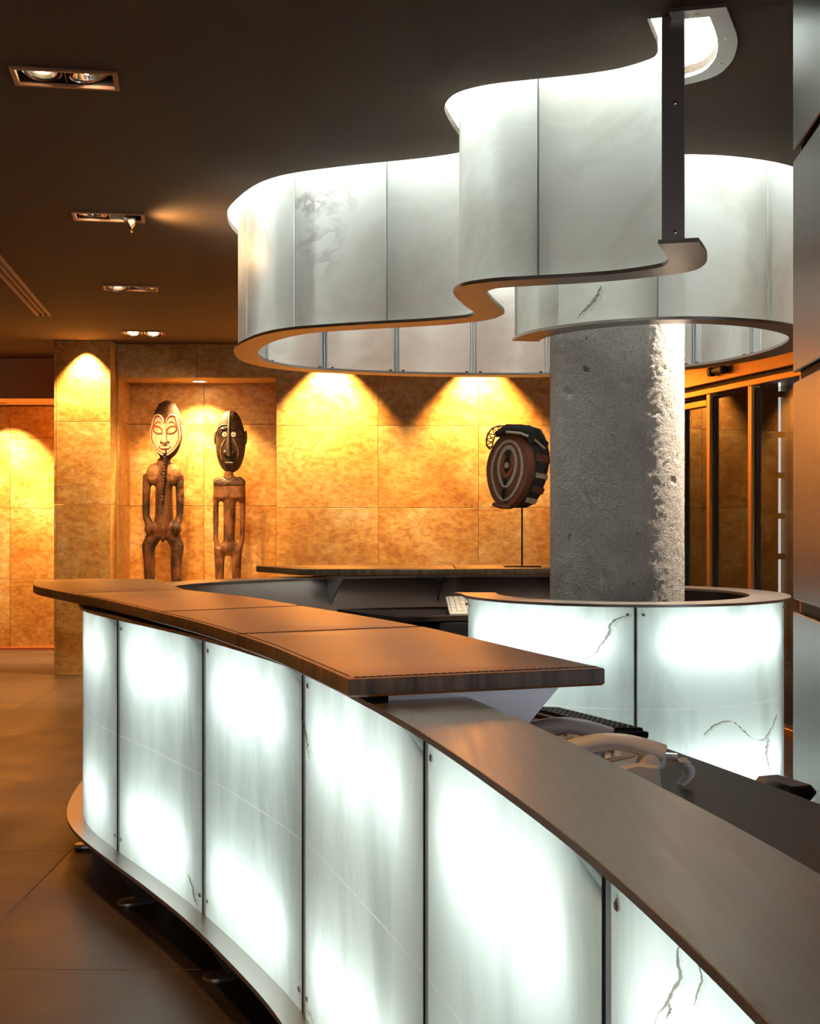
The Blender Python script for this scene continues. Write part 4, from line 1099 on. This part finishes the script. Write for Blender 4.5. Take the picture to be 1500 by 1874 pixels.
def figure_b():
    x0, y0 = -1.72, 12.60
    r = empty('carved_figure', (x0, y0, FZ)); tag(r, 'dark wooden carved figure with a black face and round white eyes', 'statue', 'carved wooden figures in the niche')
    H = lambda ypx: EYE + (937 - ypx) * 12.57 / F - FZ
    X = lambda xpx: (xpx - 750) / F * 12.57 - x0
    b = MB()
    limb(b, [((X(418), 0, H(862)), .042), ((X(418), 0, H(875)), .05)])
    b.bbox((X(419), 0, H(895)), (.30, .14, .235), .035)
    limb(b, [((X(419), 0, H(915)), .062), ((X(419), 0, H(955)), .058), ((X(418), 0, H(992)), .055)])
    b.ell((X(418), 0, H(1003)), (.105, .07, .075), 16, 10)
    for s_, xa in ((-1, 394), (1, 443)):
        limb(b, [((X(xa), 0, H(905)), .030), ((X(xa), 0, H(950)), .027), ((X(xa), -.01, H(985)), .024), ((X(xa + (4 if s_ < 0 else -6)), -.02, H(1012)), .026)])
        xl = 401 if s_ < 0 else 432
        limb(b, [((X(xl), 0, H(1003)), .058), ((X(xl), -.01, H(1030)), .048), ((X(xl), 0, H(1060)), .042), ((X(xl), 0, H(1090)), .038), ((X(xl), 0, .03), .045)])
        b.ell((X(xl), -.05, .025), (.045, .10, .03), 12, 8)
    bo = b.build('body', M['wood2'], r, 60); remesh(bo, .011, 3)
    sh = MB().bbox((X(419), -.003, H(884)), (.302, .15, .12), .04); so_ = sh.build('chest_carving', M['dark_wood'], r, 60)
    MB().ell((X(412), -.07, H(879)), (.012, .014, .012), 10, 6).build('stud', M['bone'], so_, 60)
    for s_ in (-1, 1):
        for k in range(3):
            MB().tube([(X(419) + s_ * .075 + (.025 + .02 * k) * math.cos(t), -.076, H(889) + (.025 + .02 * k) * math.sin(t)) for t in np.linspace(.2, 2.9, 12)], .004, 6).build('carved_line', M['wood_pale'], so_, 60)
    hz = H(808); hc = X(421)
    h = MB(); v = []; f = []; NU_, NV_ = 28, 22
    for j in range(NV_ + 1):
        ph = math.pi * j / NV_; z = math.cos(ph)
        rad = math.sin(ph) ** .85
        wd = .145 * (1 - .10 * max(0, z)) ; dp = .10
        for i in range(NU_):
            a_ = 2 * math.pi * i / NU_; v.append((hc + wd * rad * math.cos(a_), dp * rad * math.sin(a_), hz + .30 * z))
    for j in range(NV_):
        for i in range(NU_): f.append((j * NU_ + i, (j + 1) * NU_ + i, (j + 1) * NU_ + (i + 1) % NU_, j * NU_ + (i + 1) % NU_))
    ho = h.add(v, f).build('head', M['dark_wood'], r, 60)
    S_ = lambda u, v_: Vector((hc + u, -.10 * math.sqrt(max(.02, 1 - (u / .148) ** 2 - (v_ / .305) ** 2)), hz + v_))
    MB().tube([S_(0, .29) + Vector((0, -.0, 0)), S_(0, .18) + Vector((0, -.012, 0)), S_(0, .06) + Vector((0, -.02, 0)), S_(0, -.06) + Vector((0, -.045, 0)), S_(0, -.13) + Vector((0, -.05, 0)), S_(0, -.155)], [.008, .012, .014, .02, .026, .012], 10).build('nose', M['dark_wood'], r, 60)
    for s_ in (-1, 1):
        c = S_(s_ * .042, .062); e = MB().lathe([(.001, .012), (.012, .012), (.022, .010), (.025, 0)], 20, M=Matrix.Translation(c + Vector((0, -.006, 0))) @ Matrix.Rotation(R(90), 4, 'X')).build('eye', M['eye'], r, 60)
        MB().lathe([(.001, .016), (.006, .016), (.007, .010)], 12, M=Matrix.Translation(c + Vector((0, -.006, 0))) @ Matrix.Rotation(R(90), 4, 'X')).build('pupil', M['wood1'], e, 60)
        MB().ell(S_(s_ * .036, -.115) + Vector((0, -.022, 0)), (.024, .022, .028), 12, 8).build('nostril', M['black'], r, 60)
        for k, (du, dv) in enumerate(((.055, .06), (.075, .085), (.095, .11))):
            MB().tube([S_(s_ * (.045 + du * math.cos(t) * .9), .05 + dv * math.sin(t)) + Vector((0, -.004, 0)) for t in np.linspace(.1, 2.6, 14)], .006, 6).build('carved_line', M['dark_wood'] if k != 1 else M['wood1'], r, 60)
        MB().tube([S_(s_ * (.035 + .05 * math.sin(t)), .02 - .08 * t) + Vector((0, -.004, 0)) for t in np.linspace(0, 2.4, 14)], .007, 6).build('carved_line', M['wood_pale'], r, 60)
        MB().ell((hc + s_ * .145, 0, hz + .04), (.016, .03, .07), 12, 8).build('ear', M['dark_wood'], r, 60)
        MB().ell(S_(s_ * .045, .115) + Vector((0, -.004, 0)), (.04, .016, .014), 12, 8).build('brow', M['black'], r, 60)
    mo = MB().bbox(S_(0, -.205) + Vector((0, -.010, 0)), (.105, .04, .046), .012).build('mouth', M['black'], r, 0)
    MB().bbox(S_(0, -.203) + Vector((0, -.031, 0)), (.07, .006, .008), .002).build('lip_line', M['bone'], mo, 0)
figure_a(); figure_b()

# ================================================================== mask on its stand
sx, sy = (955 - 750) / F * 8.38, 8.38
st = empty('mask_stand', (sx, sy, LZ1)); tag(st, 'thin black metal rod stand on the rear leather counter', 'stand')
MB().bbox((0, 0, .004), (.235, .13, .008), .002).build('base_plate', M['black'], st, 0)
MB().tube([(0, 0, .008), (0, 0, .40)], .0055, 8).build('rod', M['black'], st)
MX = lambda xpx: (xpx - 750) / F * 8.36 - sx
MZ = lambda ypx: EYE + (937 - ypx) * 8.36 / F
mk = empty('carved_mask', (sx, sy, MZ(932))); tag(mk, 'striped basketry mask with a red oval ringed face and an open wicker ear', 'mask')
mz0 = MZ(932)
# hood: loft of horizontal sections (z, x-left, x-right, depth) measured on the outline
SEC = [(930, 930, 962, .05), (922, 922, 978, .085), (905, 918, 990, .11), (880, 914, 999, .125), (850, 912, 1005, .13), (830, 912, 1006, .13), (812, 912, 1002, .13), (798, 914, 997, .12), (786, 924, 990, .11), (778, 938, 968, .06)]
v = []; f = []; NN = 26
for yp, xl, xr, dp in SEC:
    c = (MX(xl) + MX(xr)) / 2; hw = (MX(xr) - MX(xl)) / 2
    for i in range(NN):
        a_ = 2 * math.pi * i / NN
        v.append((c + hw * math.copysign(abs(math.cos(a_)) ** .8, math.cos(a_)), dp * math.copysign(abs(math.sin(a_)) ** .8, math.sin(a_)), MZ(yp) - mz0))
for j in range(len(SEC) - 1):
    for i in range(NN): f.append((j * NN + i, j * NN + (i + 1) % NN, (j + 1) * NN + (i + 1) % NN, (j + 1) * NN + i))
f += [tuple(range(NN))[::-1], tuple((len(SEC) - 1) * NN + i for i in range(NN))]
hood = MB().add(v, f).build('hood', M['mask_dark'], mk, 60)
# oval face, a shallow dish set on the left front of the hood, facing left of the viewer
FC = Vector((MX(927), -.118, MZ(862) - mz0)); yaw = R(-32)
Lf = Matrix.Translation(FC) @ Matrix.Rotation(yaw, 4, 'Z') @ Matrix.Rotation(R(7), 4, 'Y')
def oval(w0, h0, y0, w1=None, h1=None, y1=None, cz=0.0, cz1=None, n=36):
    """ring or disc in the local x-z plane, front towards -y"""
    pts = lambda w_, h_, y_, c_: [(w_ * math.sin(t) * (1 - .16 * max(0, -math.cos(t))), y_, c_ + h_ * math.cos(t)) for t in np.linspace(0, 2 * math.pi, n, endpoint=False)]
    v = pts(w0, h0, y0, cz); f = []
    if w1 is None:
        v += [(0, y0 - .002, cz)]; f = [(i, n, (i + 1) % n) for i in range(n)]
    else:
        v += pts(w1, h1, y1, cz if cz1 is None else cz1); f = [(i, n + i, n + (i + 1) % n, (i + 1) % n) for i in range(n)]
    return MB().add(v, f, 0, Lf)
mbf = oval(.158, .245, .06, .150, .235, -.012); q = oval(.150, .235, -.012); mbf.add(q.v, q.f)
face = mbf.build('face', M['mask_red'], mk, 50)
def band(w0, h0, w1, h1, mat, nm, y=-.016, cz=0.0):
    m_ = MB()
    for a_ in (oval(w0, h0, y + .006, w0 * .98, h0 * .985, y - .004, cz), oval(w0 * .98, h0 * .985, y - .004, w1 * 1.02, h1 * 1.015, y - .004, cz), oval(w1 * 1.02, h1 * 1.015, y - .004, w1, h1, y + .006, cz)): m_.add(a_.v, a_.f)
    return m_.build(nm, mat, face, 50)
band(.116, .196, .098, .176, M['bone'], 'pale_band')
band(.072, .136, .050, .108, M['bone'], 'pale_band', cz=.025)
band(.046, .080, .028, .055, M['paint_red'], 'red_ring', cz=.035)
def spot_el(x, z, w_, h_, mat, nm, y=-.020):
    return MB().ell((0, 0, 0), (w_, .006, h_), 14, 8, M=Lf @ Matrix.Translation((x, y, z))).build(nm, mat, face, 50)
spot_el(0, .098, .018, .026, M['black'], 'slit'); spot_el(0, .058, .014, .028, M['black'], 'slit'); spot_el(0, .012, .014, .026, M['black'], 'slit')
spot_el(0, -.070, .016, .026, M['black'], 'slit'); spot_el(0, -.145, .018, .040, M['black'], 'slit'); spot_el(0, .033, .018, .020, M['bone'], 'eye_knob', -.024)
MB().tube([Lf @ Vector((-.06, -.03, -.222)), Lf @ Vector((0, -.045, -.230)), Lf @ Vector((.06, -.03, -.226))], .013, 8).build('lip', M['mask_red'], face, 50)
# stripes over the right side of the hood
def stripe(yp0, yp1, mat, nm, lo=-.9, hi=.5):
    vv = []; ff = []; K = 14
    ys = [s[0] for s in SEC][::-1]
    def sec(yp): return [np.interp(yp, ys, [s[k] for s in SEC][::-1]) for k in (1, 2, 3)]
    for yp in (yp0, yp1):
        xl, xr, dp = sec(yp); c = (MX(xl) + MX(xr)) / 2; hw = (MX(xr) - MX(xl)) / 2
        for i in range(K):
            a_ = lo + (hi - lo) * i / (K - 1)
            vv.append((c + (hw + .003) * math.copysign(abs(math.cos(a_)) ** .8, math.cos(a_)), (dp + .003) * math.copysign(abs(math.sin(a_)) ** .8, math.sin(a_)), MZ(yp + 7 * math.cos(a_)) - mz0))
    for i in range(K - 1): ff.append((i, i + 1, K + i + 1, K + i))
    MB().add(vv, ff).build(nm, mat, hood, 60)
stripe(842, 829, M['mask_red'], 'stripe', -1.25); stripe(872, 863, M['bone'], 'stripe', -1.2); stripe(898, 888, M['mask_red'], 'stripe', -1.25); stripe(918, 909, M['bone'], 'stripe', -1.4, -.6)
# rolled ridge over the brow
rd = MB().tube([(MX(906), -.115, MZ(797) - mz0), (MX(925), -.150, MZ(788) - mz0), (MX(950), -.150, MZ(789) - mz0), (MX(975), -.125, MZ(800) - mz0), (MX(997), -.07, MZ(815) - mz0)], [.02, .034, .036, .034, .024], 12); rd.build('brow_roll', M['mask_dark'], hood, 60)
MB().tube([(MX(922), -.180, MZ(793) - mz0), (MX(948), -.187, MZ(796) - mz0), (MX(972), -.160, MZ(805) - mz0), (MX(994), -.10, MZ(822) - mz0)], .009, 8).build('pale_cord', M['bone'], hood, 60)
eye = MB().lathe([(.012, .010), (.022, .012), (.026, .0), (.026, -.02)], 18, M=Matrix.Translation((MX(967), -.168, MZ(805) - mz0)) @ Matrix.Rotation(R(90), 4, 'X')).build('eye_ring', M['mask_dark'], hood, 60)
# wicker ear: rim and crossing canes
er = []
for t in np.linspace(-.25, 3.3, 18): er.append((MX(912) + -.075 * math.cos(t * .95 - .45) * 1.0, -.05, MZ(802) - mz0 + .0 + .075 * math.sin(t * .95 - .45)))
EA = [(MX(x), -.05, MZ(y) - mz0) for x, y in ((896, 823), (890, 816), (889, 805), (892, 794), (900, 784), (911, 780), (922, 780), (934, 782))]
EB = [(MX(x), -.05, MZ(y) - mz0) for x, y in ((899, 820), (901, 812), (902, 806), (905, 800), (909, 797), (915, 795), (922, 791), (932, 787))]
ear = MB().tube(EA, .006, 6).build('wicker_ear', M['mask_red'], mk, 60)
cn = MB(); cn.tube(EB, .005, 6)
for i in range(7):
    cn.tube([EA[i], EB[i + 1]], .0035, 5); cn.tube([EA[i + 1], EB[i]], .0035, 5)
cn.build('cane', M['mask_red'], ear, 60)
